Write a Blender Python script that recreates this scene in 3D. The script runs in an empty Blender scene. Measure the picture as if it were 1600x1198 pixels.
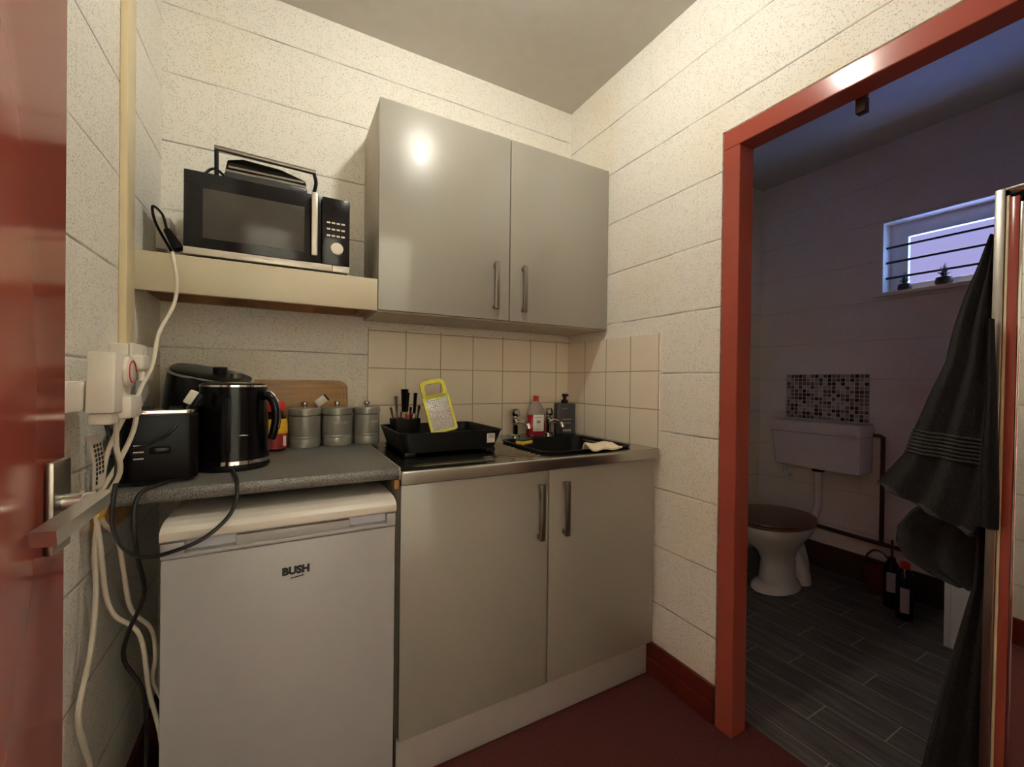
import bpy, bmesh, math, random
from mathutils import Vector, Matrix
random.seed(7)
SC = bpy.context.scene
COL = SC.collection

# ------------------------------------------------------------------ camera, sky, exposure
cam_d = bpy.data.cameras.new('camera'); cam = bpy.data.objects.new('camera', cam_d); COL.objects.link(cam)
cam_d.sensor_fit = 'HORIZONTAL'; cam_d.sensor_width = 36.0; cam_d.lens = 656.455 / 1600 * 36.0
cam_d.clip_start = 0.02; cam_d.clip_end = 60
def _cam():
    yaw, pit, rol = 0.501, -0.005, 0.0121
    f = Vector((math.sin(yaw)*math.cos(pit), math.cos(yaw)*math.cos(pit), math.sin(pit)))
    r = Vector((math.cos(yaw), -math.sin(yaw), 0)); u = r.cross(f)
    c, s = math.cos(rol), math.sin(rol)
    r2 = r*c + u*s; u2 = u*c - r*s
    m = Matrix((r2, u2, -f)).transposed().to_4x4(); m.translation = Vector((-1.2916, -1.7586, 1.1461))
    return m
cam.matrix_world = _cam(); SC.camera = cam
vs = SC.view_settings; vs.view_transform = 'Standard'; vs.look = 'None'; vs.gamma = 1.0
vs.use_curve_mapping = False; vs.exposure = 0.65
SC.cycles.use_denoising = True; SC.cycles.max_bounces = 12; SC.cycles.diffuse_bounces = 8
SC.cycles.caustics_reflective = False; SC.cycles.caustics_refractive = False

LAMP_STRENGTH = 265.0
CORRIDOR_FILL_STRENGTH = 520.0
SKY_STRENGTH = 1.0
w = bpy.data.worlds.new('dusk_sky'); SC.world = w; w.use_nodes = True
nt = w.node_tree; nt.nodes.clear()
tc = nt.nodes.new('ShaderNodeTexCoord'); sx = nt.nodes.new('ShaderNodeSeparateXYZ')
rp = nt.nodes.new('ShaderNodeValToRGB'); bg = nt.nodes.new('ShaderNodeBackground'); ou = nt.nodes.new('ShaderNodeOutputWorld')
nt.links.new(tc.outputs['Generated'], sx.inputs[0]); 
nt.links.new(bg.outputs[0], ou.inputs[0]); bg.inputs[1].default_value = SKY_STRENGTH
mz = nt.nodes.new('ShaderNodeMath'); mz.operation = 'MULTIPLY_ADD'; mz.inputs[1].default_value = 0.5; mz.inputs[2].default_value = 0.5
nt.links.new(sx.outputs['Z'], mz.inputs[0]); nt.links.new(mz.outputs[0], rp.inputs[0])
e = rp.color_ramp.elements                        # 0 = straight down, 0.5 = horizon, 1 = overhead
e[0].position = 0.0; e[0].color = (1.5, 2.7, 8.5, 1)
e[1].position = 1.0; e[1].color = (5.6, 4.3, 3.4, 1)
for p_, c_ in ((0.47, (1.8, 3.0, 8.5, 1)), (0.505, (0.30, 0.265, 0.50, 1)), (0.65, (0.275, 0.265, 0.525, 1)), (0.70, (5.6, 4.1, 3.3, 1))):
    a = e.new(p_); a.color = c_
# the sky is a brighter blue towards -y, away from the lilac band seen through the pane
my = nt.nodes.new('ShaderNodeMapRange'); my.inputs[1].default_value = -0.30; my.inputs[2].default_value = -0.90
nt.links.new(sx.outputs['Y'], my.inputs[0])
mxs = nt.nodes.new('ShaderNodeMix'); mxs.data_type = 'RGBA'; mxs.inputs[7].default_value = (1.6, 3.4, 7.0, 1)
nt.links.new(my.outputs[0], mxs.inputs[0]); nt.links.new(rp.outputs[0], mxs.inputs[6]); nt.links.new(mxs.outputs[2], bg.inputs[0])

# ------------------------------------------------------------------ materials
def C(r, g, b):
    f = lambda v: (v/255)/12.92 if v/255 <= 0.04045 else ((v/255+0.055)/1.055)**2.4
    return (f(r), f(g), f(b), 1)
class G:
    """tiny node-graph helper"""
    def __init__(s, name):
        s.m = bpy.data.materials.new(name); s.m.use_nodes = True; s.nt = s.m.node_tree
        s.b = s.nt.nodes['Principled BSDF']
    def n(s, t, **kw):
        x = s.nt.nodes.new(t)
        for k, v in kw.items(): setattr(x, k, v)
        return x
    def set(s, sock, v):
        if isinstance(v, bpy.types.NodeSocket): s.nt.links.new(v, sock)
        else: sock.default_value = v
    def math(s, op, a, b=0.0, c=None):
        x = s.n('ShaderNodeMath', operation=op); s.set(x.inputs[0], a); s.set(x.inputs[1], b)
        if c is not None: s.set(x.inputs[2], c)
        return x.outputs[0]
    def mix(s, f, a, b):
        x = s.n('ShaderNodeMix', data_type='RGBA'); s.set(x.inputs['Factor'], f); s.set(x.inputs[6], a); s.set(x.inputs[7], b)
        return x.outputs[2]
    def xyz(s):
        t = s.n('ShaderNodeTexCoord'); q = s.n('ShaderNodeSeparateXYZ'); s.nt.links.new(t.outputs['Object'], q.inputs[0])
        return t.outputs['Object'], q.outputs
    def noise(s, scale, detail=3, rough=0.55, vec=None, dim='3D'):
        x = s.n('ShaderNodeTexNoise', noise_dimensions=dim); x.inputs['Scale'].default_value = scale
        x.inputs['Detail'].default_value = detail; x.inputs['Roughness'].default_value = rough
        if vec is not None: s.nt.links.new(vec, x.inputs['Vector'])
        return x.outputs[0]
    def ramp(s, fac, lo, hi, a=(0,0,0,1), b=(1,1,1,1)):
        x = s.n('ShaderNodeMapRange', clamp=True); s.set(x.inputs[0], fac); x.inputs[1].default_value = lo; x.inputs[2].default_value = hi
        return x.outputs[0]
    def bump(s, h, strength=0.3, dist=0.002):
        x = s.n('ShaderNodeBump'); x.inputs['Strength'].default_value = strength; x.inputs['Distance'].default_value = dist
        s.set(x.inputs['Height'], h); s.nt.links.new(x.outputs[0], s.b.inputs['Normal'])
    def fin(s, rough=0.5, metal=0.0, spec=None, coat=None, coat_r=0.05):
        s.b.inputs['Roughness'].default_value = rough; s.b.inputs['Metallic'].default_value = metal
        if spec is not None: s.b.inputs['Specular IOR Level'].default_value = spec
        if coat is not None:
            s.b.inputs['Coat Weight'].default_value = coat; s.b.inputs['Coat Roughness'].default_value = coat_r
        return s.m

def plain(name, col, rough=0.5, metal=0.0, var=0.06, nscale=18, bump=0.0, bscale=120, spec=None, coat=None, coat_r=0.05):
    g = G(name); v, _ = g.xyz()
    n = g.noise(nscale, vec=v)
    d = tuple(x*(1-var*2) for x in col[:3]) + (1,); l = tuple(min(1, x*(1+var)) for x in col[:3]) + (1,)
    g.set(g.b.inputs['Base Color'], g.mix(g.ramp(n, 0.3, 0.7), d, l))
    if bump: g.bump(g.noise(bscale, 4, vec=v), bump, 0.001)
    return g.fin(rough, metal, spec, coat, coat_r)

def block_mat(name, horiz, phase, z0=0.2852, col=C(238,234,224), depth=0.55, pits=1.0, jd=0.22):
    """painted concrete blocks in running bond; horiz = 0 for x, 1 for y"""
    g = G(name); v, o = g.xyz()
    wob = g.math('MULTIPLY', g.math('SUBTRACT', g.noise(3.0, 2, vec=v), 0.5), 0.012)
    z = g.math('DIVIDE', g.math('SUBTRACT', g.math('ADD', o[2], wob), z0), 0.2245)
    row = g.math('FLOOR', z); fz = g.math('SUBTRACT', z, row)
    par = g.math('MULTIPLY', g.math('MODULO', g.math('ADD', row, 20.0), 2.0), 0.5)
    u = g.math('ADD', g.math('DIVIDE', g.math('SUBTRACT', o[horiz], phase), 0.4490), par)
    fu = g.math('FRACT', g.math('ADD', u, 20.0))
    dz = g.math('MINIMUM', fz, g.math('SUBTRACT', 1.0, fz))        # distance to the bed joint, in courses
    du = g.math('MINIMUM', fu, g.math('SUBTRACT', 1.0, fu))
    bed = g.ramp(dz, 0.006, 0.022); head = g.ramp(du, 0.004, 0.014)
    bedcol = g.ramp(dz, 0.004, 0.013)
    gap = g.ramp(g.noise(5.0, 3, vec=v), 0.33, 0.60)                    # joints are filled with paint here and there
    bedm = g.math('MAXIMUM', bedcol, g.math('MULTIPLY', gap, 0.85))
    vo = g.n('ShaderNodeTexVoronoi'); vo.inputs['Scale'].default_value = 170; g.nt.links.new(v, vo.inputs['Vector'])
    pit = g.ramp(vo.outputs['Distance'], 0.10, 0.36)
    sel = g.ramp(g.noise(34, 4, vec=v), 0.36, 0.54)                      # pits come in patches
    pitm = g.math('MAXIMUM', pit, g.math('SUBTRACT', 1.0, g.math('MULTIPLY', sel, pits)))
    stain = g.ramp(g.noise(2.2, 3, vec=v), 0.52, 0.80)
    c0 = g.mix(stain, col, tuple(a*b for a, b in zip(col[:3], (0.97, 0.90, 0.74))) + (1,))
    hv = g.math('SUBTRACT', 1.0, head)
    c1 = g.mix(g.math('MULTIPLY', hv, 0.18), c0, tuple(a*b for a, b in zip(col[:3], (0.9, 0.82, 0.6))) + (1,))
    c2 = g.mix(bedm, tuple(a*jd for a in col[:3]) + (1,), c1)
    c3 = g.mix(pitm, tuple(a*0.50 for a in col[:3]) + (1,), c2)
    g.set(g.b.inputs['Base Color'], c3)
    rough_n = g.noise(140, 5, 0.7, vec=v)
    h = g.math('ADD', g.math('MULTIPLY', g.math('MINIMUM', bed, g.math('ADD', g.math('MULTIPLY', head, 0.4), 0.6)), 1.6),
               g.math('ADD', g.math('MULTIPLY', pitm, 0.9), g.math('MULTIPLY', rough_n, 1.5)))
    g.bump(h, depth, 0.0022)
    return g.fin(0.55, spec=0.35)

M = {}
M['block_back'] = block_mat('painted_block_back', 0, -1.273, z0=0.3485)
M['block_right'] = block_mat('painted_block_right', 1, -0.31, pits=1.0)
M['block_left'] = block_mat('painted_block_left', 1, -0.20)
M['block_far'] = block_mat('painted_block_toilet', 1, -0.35, col=C(226,216,210), depth=0.2, pits=0.3, jd=0.62)
M['block_plain'] = block_mat('painted_block_other', 0, 0.1, col=C(226,218,200), depth=0.3, pits=0.4)
M['ceiling'] = plain('ceiling_paint', C(192,188,180), 0.6, var=0.02, bump=0.15, bscale=300)
M['skirt'] = plain('maroon_skirting_paint', C(98,34,26), 0.30, var=0.12, nscale=9, bump=0.05)
M['red'] = plain('red_gloss_paint', C(162,78,64), 0.16, var=0.05, nscale=3, bump=0.04, bscale=25, spec=0.35)
M['white_gloss'] = plain('white_enamel', C(225,222,216), 0.3, var=0.02)
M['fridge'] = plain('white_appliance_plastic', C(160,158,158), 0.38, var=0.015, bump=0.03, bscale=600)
M['fridge_grip'] = plain('cool_grey_plastic', C(186,188,198), 0.35, var=0.02)
M['carcass'] = plain('grey_carcass_board', C(178,168,150), 0.45, var=0.03)
M['plinth'] = plain('pale_plinth_board', C(168,160,156), 0.4, var=0.02)
M['shelf'] = plain('painted_shelf_board', C(196,186,160), 0.42, var=0.03, nscale=4)
def door_mat():
    g = G('gloss_greige_door'); v, o = g.xyz()
    fl = g.noise(900, 1, vec=v)
    g.set(g.b.inputs['Base Color'], g.mix(g.ramp(fl, 0.35, 0.65), C(142,137,127), C(156,151,141)))
    return g.fin(0.34, spec=0.5, coat=0.55, coat_r=0.06)
M['cab_door'] = door_mat()
M['metal'] = plain('brushed_handle_metal', C(150,143,134), 0.34, 1.0, var=0.04)
M['lever_metal'] = plain('satin_lever_metal', C(208,205,200), 0.3, 1.0, var=0.03)
M['steel'] = plain('stainless_steel', C(180,175,166), 0.22, 1.0, var=0.05, nscale=7, bump=0.03, bscale=60)
M['chrome'] = plain('chrome', C(225,222,218), 0.07, 1.0, var=0.01)
M['black_gloss'] = plain('black_gloss_plastic', C(12,11,12), 0.2, var=0.1, spec=0.22)
M['toaster_black'] = plain('toaster_black_lacquer', C(13,12,12), 0.33, var=0.1, spec=0.12)
M['black'] = plain('black_plastic', C(13,12,12), 0.45, var=0.1, bump=0.04, bscale=400, spec=0.2)
M['black_satin'] = plain('black_rubber', C(10,10,10), 0.5, var=0.1, spec=0.15)
M['mw_black'] = plain('microwave_black_glass', C(26,23,23), 0.16, var=0.05, spec=0.3)
M['mw_window'] = plain('microwave_window_mesh', C(70,66,60), 0.18, var=0.04, spec=0.3)
M['silver'] = plain('silver_paint', C(205,198,185), 0.35, 0.35, var=0.03)
M['white_plastic'] = plain('white_plastic', C(226,220,208), 0.35, var=0.02)
M['cream_plastic'] = plain('cream_conduit', C(222,206,168), 0.4, var=0.05, nscale=6)
M['cable_white'] = plain('white_cable', C(216,208,192), 0.45, var=0.03)
M['cable_black'] = plain('black_cable', C(16,16,15), 0.4, var=0.05)
M['wood_raw'] = plain('raw_pine_batten', C(150,108,66), 0.7, var=0.25, nscale=12)
def wood(name, a, b, axis=0, sc=1.0, rough=0.45):
    g = G(name); v, o = g.xyz()
    mp = g.n('ShaderNodeMapping'); mp.inputs['Scale'].default_value = [(3, 40, 40), (40, 3, 40), (40, 40, 3)][axis]
    g.nt.links.new(v, mp.inputs[0]); n = g.noise(sc, 5, 0.6, vec=mp.outputs[0])
    g.set(g.b.inputs['Base Color'], g.mix(g.ramp(n, 0.3, 0.7), a, b)); g.bump(n, 0.08, 0.001)
    return g.fin(rough)
M['bamboo'] = wood('bamboo_board', C(150,112,68), C(186,148,100), 0, 1.4)
M['toilet_wood'] = wood('dark_wooden_seat', C(70,40,24), C(118,74,46), 1, 1.0, 0.28)
def worktop_mat():
    g = G('speckled_grey_laminate'); v, o = g.xyz()
    n = g.noise(400, 2, 0.8, vec=v); m = g.noise(700, 1, vec=v)
    c = g.mix(g.ramp(n, 0.42, 0.62), C(58,57,55), C(126,123,116)); c = g.mix(g.ramp(m, 0.62, 0.70), c, C(158,154,146))
    g.set(g.b.inputs['Base Color'], c); return g.fin(0.33, spec=0.45)
M['worktop'] = worktop_mat()
def carpet_mat():
    g = G('maroon_carpet'); v, o = g.xyz()
    n = g.noise(260, 4, 0.8, vec=v); m = g.noise(9, 3, vec=v)
    c = g.mix(g.ramp(n, 0.35, 0.68), C(64,34,33), C(122,66,64)); c = g.mix(g.math('MULTIPLY', g.ramp(m, 0.4, 0.75), 0.3), c, C(90,48,40))
    g.set(g.b.inputs['Base Color'], c); g.bump(n, 0.9, 0.004); return g.fin(0.95, spec=0.1)
M['carpet'] = carpet_mat()
def plank_mat():
    g = G('grey_wood_effect_tile'); v, o = g.xyz()
    r = g.math('DIVIDE', g.math('SUBTRACT', o[0], 0.0555), 0.1235); row = g.math('FLOOR', r); fr = g.math('SUBTRACT', r, row)
    wn = g.n('ShaderNodeTexWhiteNoise', noise_dimensions='1D'); g.set(wn.inputs['W'], row)
    off = g.math('FRACT', g.math('ADD', g.math('MULTIPLY', row, 0.355), g.math('MULTIPLY', wn.outputs[0], 0.12)))
    q = g.math('ADD', g.math('DIVIDE', g.math('ADD', o[1], 5.0), 0.49), off); cell = g.math('FLOOR', q); fq = g.math('SUBTRACT', q, cell)
    d1 = g.math('MULTIPLY', g.math('MINIMUM', fr, g.math('SUBTRACT', 1.0, fr)), 0.1235)
    d2 = g.math('MULTIPLY', g.math('MINIMUM', fq, g.math('SUBTRACT', 1.0, fq)), 0.49)
    gr = g.ramp(g.math('MINIMUM', d1, d2), 0.0008, 0.0022)
    cx = g.n('ShaderNodeCombineXYZ'); g.set(cx.inputs[0], row); g.set(cx.inputs[1], cell)
    w2 = g.n('ShaderNodeTexWhiteNoise', noise_dimensions='3D'); g.nt.links.new(cx.outputs[0], w2.inputs['Vector'])
    mp = g.n('ShaderNodeMapping'); mp.inputs['Scale'].default_value = (34, 3.2, 1); g.nt.links.new(v, mp.inputs[0])
    ad = g.n('ShaderNodeVectorMath', operation='ADD'); g.nt.links.new(mp.outputs[0], ad.inputs[0]); g.nt.links.new(w2.outputs['Color'], ad.inputs[1])
    gn = g.noise(1.6, 6, 0.65, vec=ad.outputs[0])
    c = g.mix(g.ramp(gn, 0.3, 0.72), C(52,48,46), C(120,112,102))
    c = g.mix(g.math('MULTIPLY', w2.outputs['Value'], 0.30), c, C(58,52,50))
    g.set(g.b.inputs['Base Color'], g.mix(gr, C(168,162,140), c)); g.bump(gr, 0.25, 0.001)
    return g.fin(0.42, spec=0.4)
M['plank'] = plank_mat()
def tile_mat(name, horiz, u0):
    g = G(name); v, o = g.xyz()
    P = 0.1515
    q = g.math('ADD', g.math('DIVIDE', g.math('SUBTRACT', o[horiz], u0), P), 40.0); z = g.math('ADD', g.math('DIVIDE', g.math('SUBTRACT', o[2], 1.345), P), 40.0)
    f = g.math('FRACT', q); h = g.math('FRACT', z)
    d = g.math('MINIMUM', g.math('MINIMUM', f, g.math('SUBTRACT', 1.0, f)), g.math('MINIMUM', h, g.math('SUBTRACT', 1.0, h)))
    m = g.ramp(d, 0.008, 0.016)
    n = g.noise(6, 3, vec=v)
    c = g.mix(n, C(234,223,203), C(240,231,214))
    g.set(g.b.inputs['Base Color'], g.mix(m, C(168,150,124), c)); g.bump(g.ramp(d, 0.006, 0.03), 0.35, 0.002)
    return g.fin(0.14, spec=0.5)
M['tile_back'] = tile_mat('cream_wall_tiles_back', 0, -0.99)
M['tile_right'] = tile_mat('cream_wall_tiles_right', 1, -0.60)
def mosaic_mat():
    g = G('brown_mosaic_tiles'); v, o = g.xyz()
    P = 0.0238
    y = g.math('ADD', g.math('DIVIDE', o[1], P), 100.0); z = g.math('ADD', g.math('DIVIDE', o[2], P), 10.0)
    cy, cz = g.math('FLOOR', y), g.math('FLOOR', z); fy, fz = g.math('SUBTRACT', y, cy), g.math('SUBTRACT', z, cz)
    d = g.math('MINIMUM', g.math('MINIMUM', fy, g.math('SUBTRACT', 1.0, fy)), g.math('MINIMUM', fz, g.math('SUBTRACT', 1.0, fz)))
    cx = g.n('ShaderNodeCombineXYZ'); g.set(cx.inputs[0], cy); g.set(cx.inputs[1], cz)
    wn = g.n('ShaderNodeTexWhiteNoise', noise_dimensions='3D'); g.nt.links.new(cx.outputs[0], wn.inputs['Vector'])
    cr = g.n('ShaderNodeValToRGB'); cr.color_ramp.interpolation = 'CONSTANT'; g.nt.links.new(wn.outputs['Value'], cr.inputs[0])
    el = cr.color_ramp.elements; el[0].position = 0; el[0].color = C(44,26,24); el[1].position = 0.25; el[1].color = C(116,94,84)
    for p, c in ((0.5, C(150,138,130)), (0.7, C(90,74,68)), (0.85, C(176,166,158))): el.new(p).color = c
    g.set(g.b.inputs['Base Color'], g.mix(g.ramp(d, 0.06, 0.10), C(205,198,192), cr.outputs[0]))
    g.bump(g.ramp(d, 0.05, 0.15), 0.3, 0.001); return g.fin(0.15)
M['mosaic'] = mosaic_mat()
def towel_mat(name, a, b):
    g = G(name); v, o = g.xyz(); n = g.noise(210, 4, 0.8, vec=v); m = g.noise(30, 3, vec=v)
    g.set(g.b.inputs['Base Color'], g.mix(g.ramp(n, 0.3, 0.7), a, b))
    g.bump(g.math('ADD', n, g.math('MULTIPLY', m, 0.8)), 1.0, 0.006); g.b.inputs['Sheen Weight'].default_value = 0.15
    return g.fin(0.95, spec=0.1)
M['towel_grey'] = towel_mat('charcoal_terry', C(16,16,15), C(40,39,37))
M['towel_band'] = towel_mat('charcoal_woven_band', C(44,45,42), C(76,76,72))
M['towel_black'] = towel_mat('black_terry', C(6,6,6), C(16,15,15))
def pane_mat():
    m = bpy.data.materials.new('window_pane'); m.use_nodes = True; n = m.node_tree; n.nodes.clear()
    t = n.nodes.new('ShaderNodeBsdfTransparent'); t.inputs[0].default_value = (0.97, 0.98, 0.98, 1)
    q = n.nodes.new('ShaderNodeBsdfGlossy'); q.inputs['Roughness'].default_value = 0.02
    x = n.nodes.new('ShaderNodeMixShader'); x.inputs[0].default_value = 0.05; o = n.nodes.new('ShaderNodeOutputMaterial')
    n.links.new(t.outputs[0], x.inputs[1]); n.links.new(q.outputs[0], x.inputs[2]); n.links.new(x.outputs[0], o.inputs[0]); return m
M['glass'] = pane_mat()
M['bottle_clear'] = plain('clear_bottle_plastic', C(235,225,220), 0.08); _b = M['bottle_clear'].node_tree.nodes['Principled BSDF']
_b.inputs['Transmission Weight'].default_value = 0.7; _b.inputs['IOR'].default_value = 1.2
M['mirror'] = plain('mirror_silvering', C(235,235,232), 0.02, 1.0, var=0.0)
M['soap_red'] = plain('red_washing_up_liquid', C(150,16,34), 0.12, var=0.05)
M['red_plastic'] = plain('red_plastic', C(196,44,40), 0.3)
M['jar_yellow'] = plain('yellow_label', C(214,166,44), 0.35, var=0.1, nscale=60)
M['jar_red'] = plain('dark_red_label', C(150,36,40), 0.35, var=0.2, nscale=80)
M['coffee'] = plain('dark_brown_glass', C(36,18,14), 0.12)
M['paper'] = plain('white_paper', C(226,218,205), 0.6, var=0.03)
M['ink'] = plain('dark_ink', C(32,30,32), 0.5)
M['ink_soft'] = plain('grey_print', C(150,142,130), 0.5)
M['can'] = plain('grey_painted_tin', C(138,134,124), 0.32, 0.25, var=0.05, nscale=8)
M['can_line'] = plain('tin_lettering_print', C(200,194,182), 0.4)  # pale print for the canister lettering
M['lime'] = plain('lime_green_plastic', C(196,190,60), 0.35)
M['dark_grey'] = plain('dark_grey_bottle', C(52,54,56), 0.35, var=0.04)
M['yellow'] = plain('yellow_sponge', C(206,168,60), 0.8, var=0.12, bump=0.3, bscale=300)
M['yellow_tape'] = plain('yellow_tape', C(214,178,96), 0.5, var=0.1)
M['cloth'] = plain('cream_cloth', C(222,208,180), 0.85, var=0.06, bump=0.4, bscale=160)
M['ceramic'] = plain('white_ceramic', C(208,200,196), 0.12, var=0.02)
M['cistern'] = plain('pale_cistern_plastic', C(212,202,204), 0.25, var=0.02)
M['pipe_brown'] = plain('brown_painted_pipe', C(62,36,30), 0.35, var=0.15)
M['blue_glass'] = plain('dark_blue_bottle', C(14,16,34), 0.15)
M['label_white'] = plain('off_white_label', C(168,160,156), 0.5, var=0.06, nscale=60)
M['orange'] = plain('orange_plastic', C(190,74,44), 0.4)
M['leaf'] = plain('dark_green_leaf', C(40,66,40), 0.5, var=0.3, nscale=50)
M['pot'] = plain('dark_pot', C(24,22,28), 0.5)
M['frame_white'] = plain('white_window_frame', C(232,234,238), 0.3, var=0.02)
def emit(name, col, st):
    m = bpy.data.materials.new(name); m.use_nodes = True; n = m.node_tree; n.nodes.clear()
    e = n.nodes.new('ShaderNodeEmission'); e.inputs[0].default_value = col; e.inputs[1].default_value = st
    o = n.nodes.new('ShaderNodeOutputMaterial'); n.links.new(e.outputs[0], o.inputs[0]); return m
M['bulb'] = emit('warm_bulb_glow', (1.0, 0.985, 0.88, 1), LAMP_STRENGTH)
M['corridor_fill'] = emit('corridor_fill_glow', (0.92, 1.02, 1.04, 1), CORRIDOR_FILL_STRENGTH)

# ------------------------------------------------------------------ mesh helpers
class MB:
    def __init__(s): s.bm = bmesh.new()
    def _merge(s, t, mat=None):
        if mat is not None: bmesh.ops.transform(t, matrix=mat, verts=t.verts)
        me = bpy.data.meshes.new('_t'); t.to_mesh(me); t.free(); s.bm.from_mesh(me); bpy.data.meshes.remove(me); return s
    def box(s, x0, x1, y0, y1, z0, z1, bev=0.0, seg=2, mat=None, taper=None):
        t = bmesh.new(); bmesh.ops.create_cube(t, size=1)
        for v in t.verts:
            kx = ky = 1.0
            if taper and v.co.z > 0: kx, ky = taper
            v.co = Vector(((x0+x1)/2 + v.co.x*(x1-x0)*kx, (y0+y1)/2 + v.co.y*(y1-y0)*ky, (z0+z1)/2 + v.co.z*(z1-z0)))
        if bev: bmesh.ops.bevel(t, geom=list(t.edges), offset=bev, segments=seg, affect='EDGES', profile=0.5)
        return s._merge(t, mat)
    def prism(s, poly, axis, a, b, bev=0.0, seg=2, mat=None):
        """poly = 2D outline in the two other axes (in x,y,z order), extruded from a to b"""
        t = bmesh.new()
        def P(p, h): return Vector({0:(h,p[0],p[1]),1:(p[0],h,p[1]),2:(p[0],p[1],h)}[axis])
        A = [t.verts.new(P(p, a)) for p in poly]; B = [t.verts.new(P(p, b)) for p in poly]
        t.faces.new(A); t.faces.new(B[::-1])
        for i in range(len(poly)):
            j = (i+1) % len(poly); t.faces.new((A[j], A[i], B[i], B[j]))
        bmesh.ops.recalc_face_normals(t, faces=t.faces)
        if bev: bmesh.ops.bevel(t, geom=list(t.edges), offset=bev, segments=seg, affect='EDGES', profile=0.5)
        return s._merge(t, mat)
    def loft(s, rings, cap=True, closed=True, mat=None):
        t = bmesh.new(); R = [[t.verts.new(Vector(p)) for p in r] for r in rings]; n = len(rings[0])
        for a, b in zip(R, R[1:]):
            for i in range(n if closed else n-1):
                j = (i+1) % n; t.faces.new((a[i], a[j], b[j], b[i]))
        if cap and closed: t.faces.new(R[0][::-1]); t.faces.new(R[-1])
        bmesh.ops.recalc_face_normals(t, faces=t.faces)
        return s._merge(t, mat)
    def lathe(s, prof, c=(0,0,0), seg=28, sx=1, sy=1, mat=None):
        rings = [[(c[0]+r*sx*math.cos(2*math.pi*k/seg), c[1]+r*sy*math.sin(2*math.pi*k/seg), c[2]+z) for k in range(seg)] for r, z in prof]
        return s.loft(rings, mat=mat)
    def cyl(s, p, q, r, seg=16, r2=None):
        return s.tube([p, q], r, seg, smooth=False, r2=r2)
    def tube(s, pts, r, seg=8, smooth=True, r2=None, sub=6, flat=1.0, ph=0.0):
        P = [Vector(p) for p in pts]
        if smooth and len(P) > 2:
            Q = []
            for i in range(len(P)-1):
                p0 = P[i-1] if i else P[0]*2-P[1]; p1, p2 = P[i], P[i+1]; p3 = P[i+2] if i+2 < len(P) else P[-1]*2-P[-2]
                for k in range(sub):
                    t = k/sub
                    Q.append(0.5*((2*p1)+(-p0+p2)*t+(2*p0-5*p1+4*p2-p3)*t*t+(-p0+3*p1-3*p2+p3)*t**3))
            Q.append(P[-1]); P = Q
        rings = []; up = None
        for i, p in enumerate(P):
            d = (P[min(i+1, len(P)-1)] - P[max(i-1, 0)]).normalized()
            if up is None: up = (Vector((0,0,1)) if abs(d.z) < 0.9 else Vector((1,0,0)))
            up = (up - d*up.dot(d)).normalized(); sd = d.cross(up)
            rr = r if r2 is None else r + (r2-r)*i/(len(P)-1)
            rings.append([p + (up*math.cos(2*math.pi*k/seg+ph)*flat + sd*math.sin(2*math.pi*k/seg+ph))*rr for k in range(seg)])
        return s.loft(rings)
    def sphere(s, c, r, sx=1, sy=1, sz=1, seg=16):
        t = bmesh.new(); bmesh.ops.create_uvsphere(t, u_segments=seg, v_segments=seg//2+2, radius=r)
        bmesh.ops.transform(t, matrix=Matrix.Translation(c) @ Matrix.Diagonal((sx, sy, sz, 1)), verts=t.verts)
        return s._merge(t)
def rrect(cx, cy, wx, wy, r, n=5):
    o = []
    for (sx, sy, a0) in ((1,1,0),(-1,1,90),(-1,-1,180),(1,-1,270)):
        for k in range(n+1):
            a = math.radians(a0 + 90*k/n); o.append((cx + sx*(wx/2-r) + r*math.cos(a), cy + sy*(wy/2-r) + r*math.sin(a)))
    return o
def rz(c, deg): return Matrix.Translation(Vector(c)) @ Matrix.Rotation(math.radians(deg), 4, 'Z') @ Matrix.Translation(-Vector(c))
def link(name, mb, mat, loc=(0,0,0), parent=None, smooth=40):
    """builds ONE mesh object; the vertices come in world coordinates"""
    me = bpy.data.meshes.new(name); bm = mb.bm
    bmesh.ops.translate(bm, verts=bm.verts, vec=-Vector(loc))
    if smooth:
        for f in bm.faces: f.smooth = True
        for e2 in bm.edges:
            if len(e2.link_faces) == 2 and e2.calc_face_angle(0) > math.radians(smooth): e2.smooth = False
    bm.to_mesh(me); bm.free(); me.materials.append(M[mat] if isinstance(mat, str) else mat)
    o = bpy.data.objects.new(name, me); COL.objects.link(o)
    if parent is not None: o.parent = parent
    else: o.location = loc
    return o
def struct(name, mb, mat, parent=None, smooth=0):
    o = link(name, mb, mat, (0,0,0), parent, smooth)
    if parent is None: o['kind'] = 'structure'
    return o
class T:
    def __init__(s, name, label, cat, loc, group=None):
        s.o = bpy.data.objects.new(name, None); COL.objects.link(s.o); s.o.location = loc; s.loc = loc
        s.o.empty_display_size = 0.05
        s.o['label'] = label; s.o['category'] = cat
        if group: s.o['group'] = group
    def part(s, name, mb, mat, parent=None, smooth=40, label=None):
        o = link(name, mb, mat, s.loc, parent or s.o, smooth)
        if label: o['label'] = label
        return o
def single(name, mb, mat, label, cat, loc, group=None, smooth=40):
    o = link(name, mb, mat, loc, None, smooth); o['label'] = label; o['category'] = cat
    if group: o['group'] = group
    return o
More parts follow.
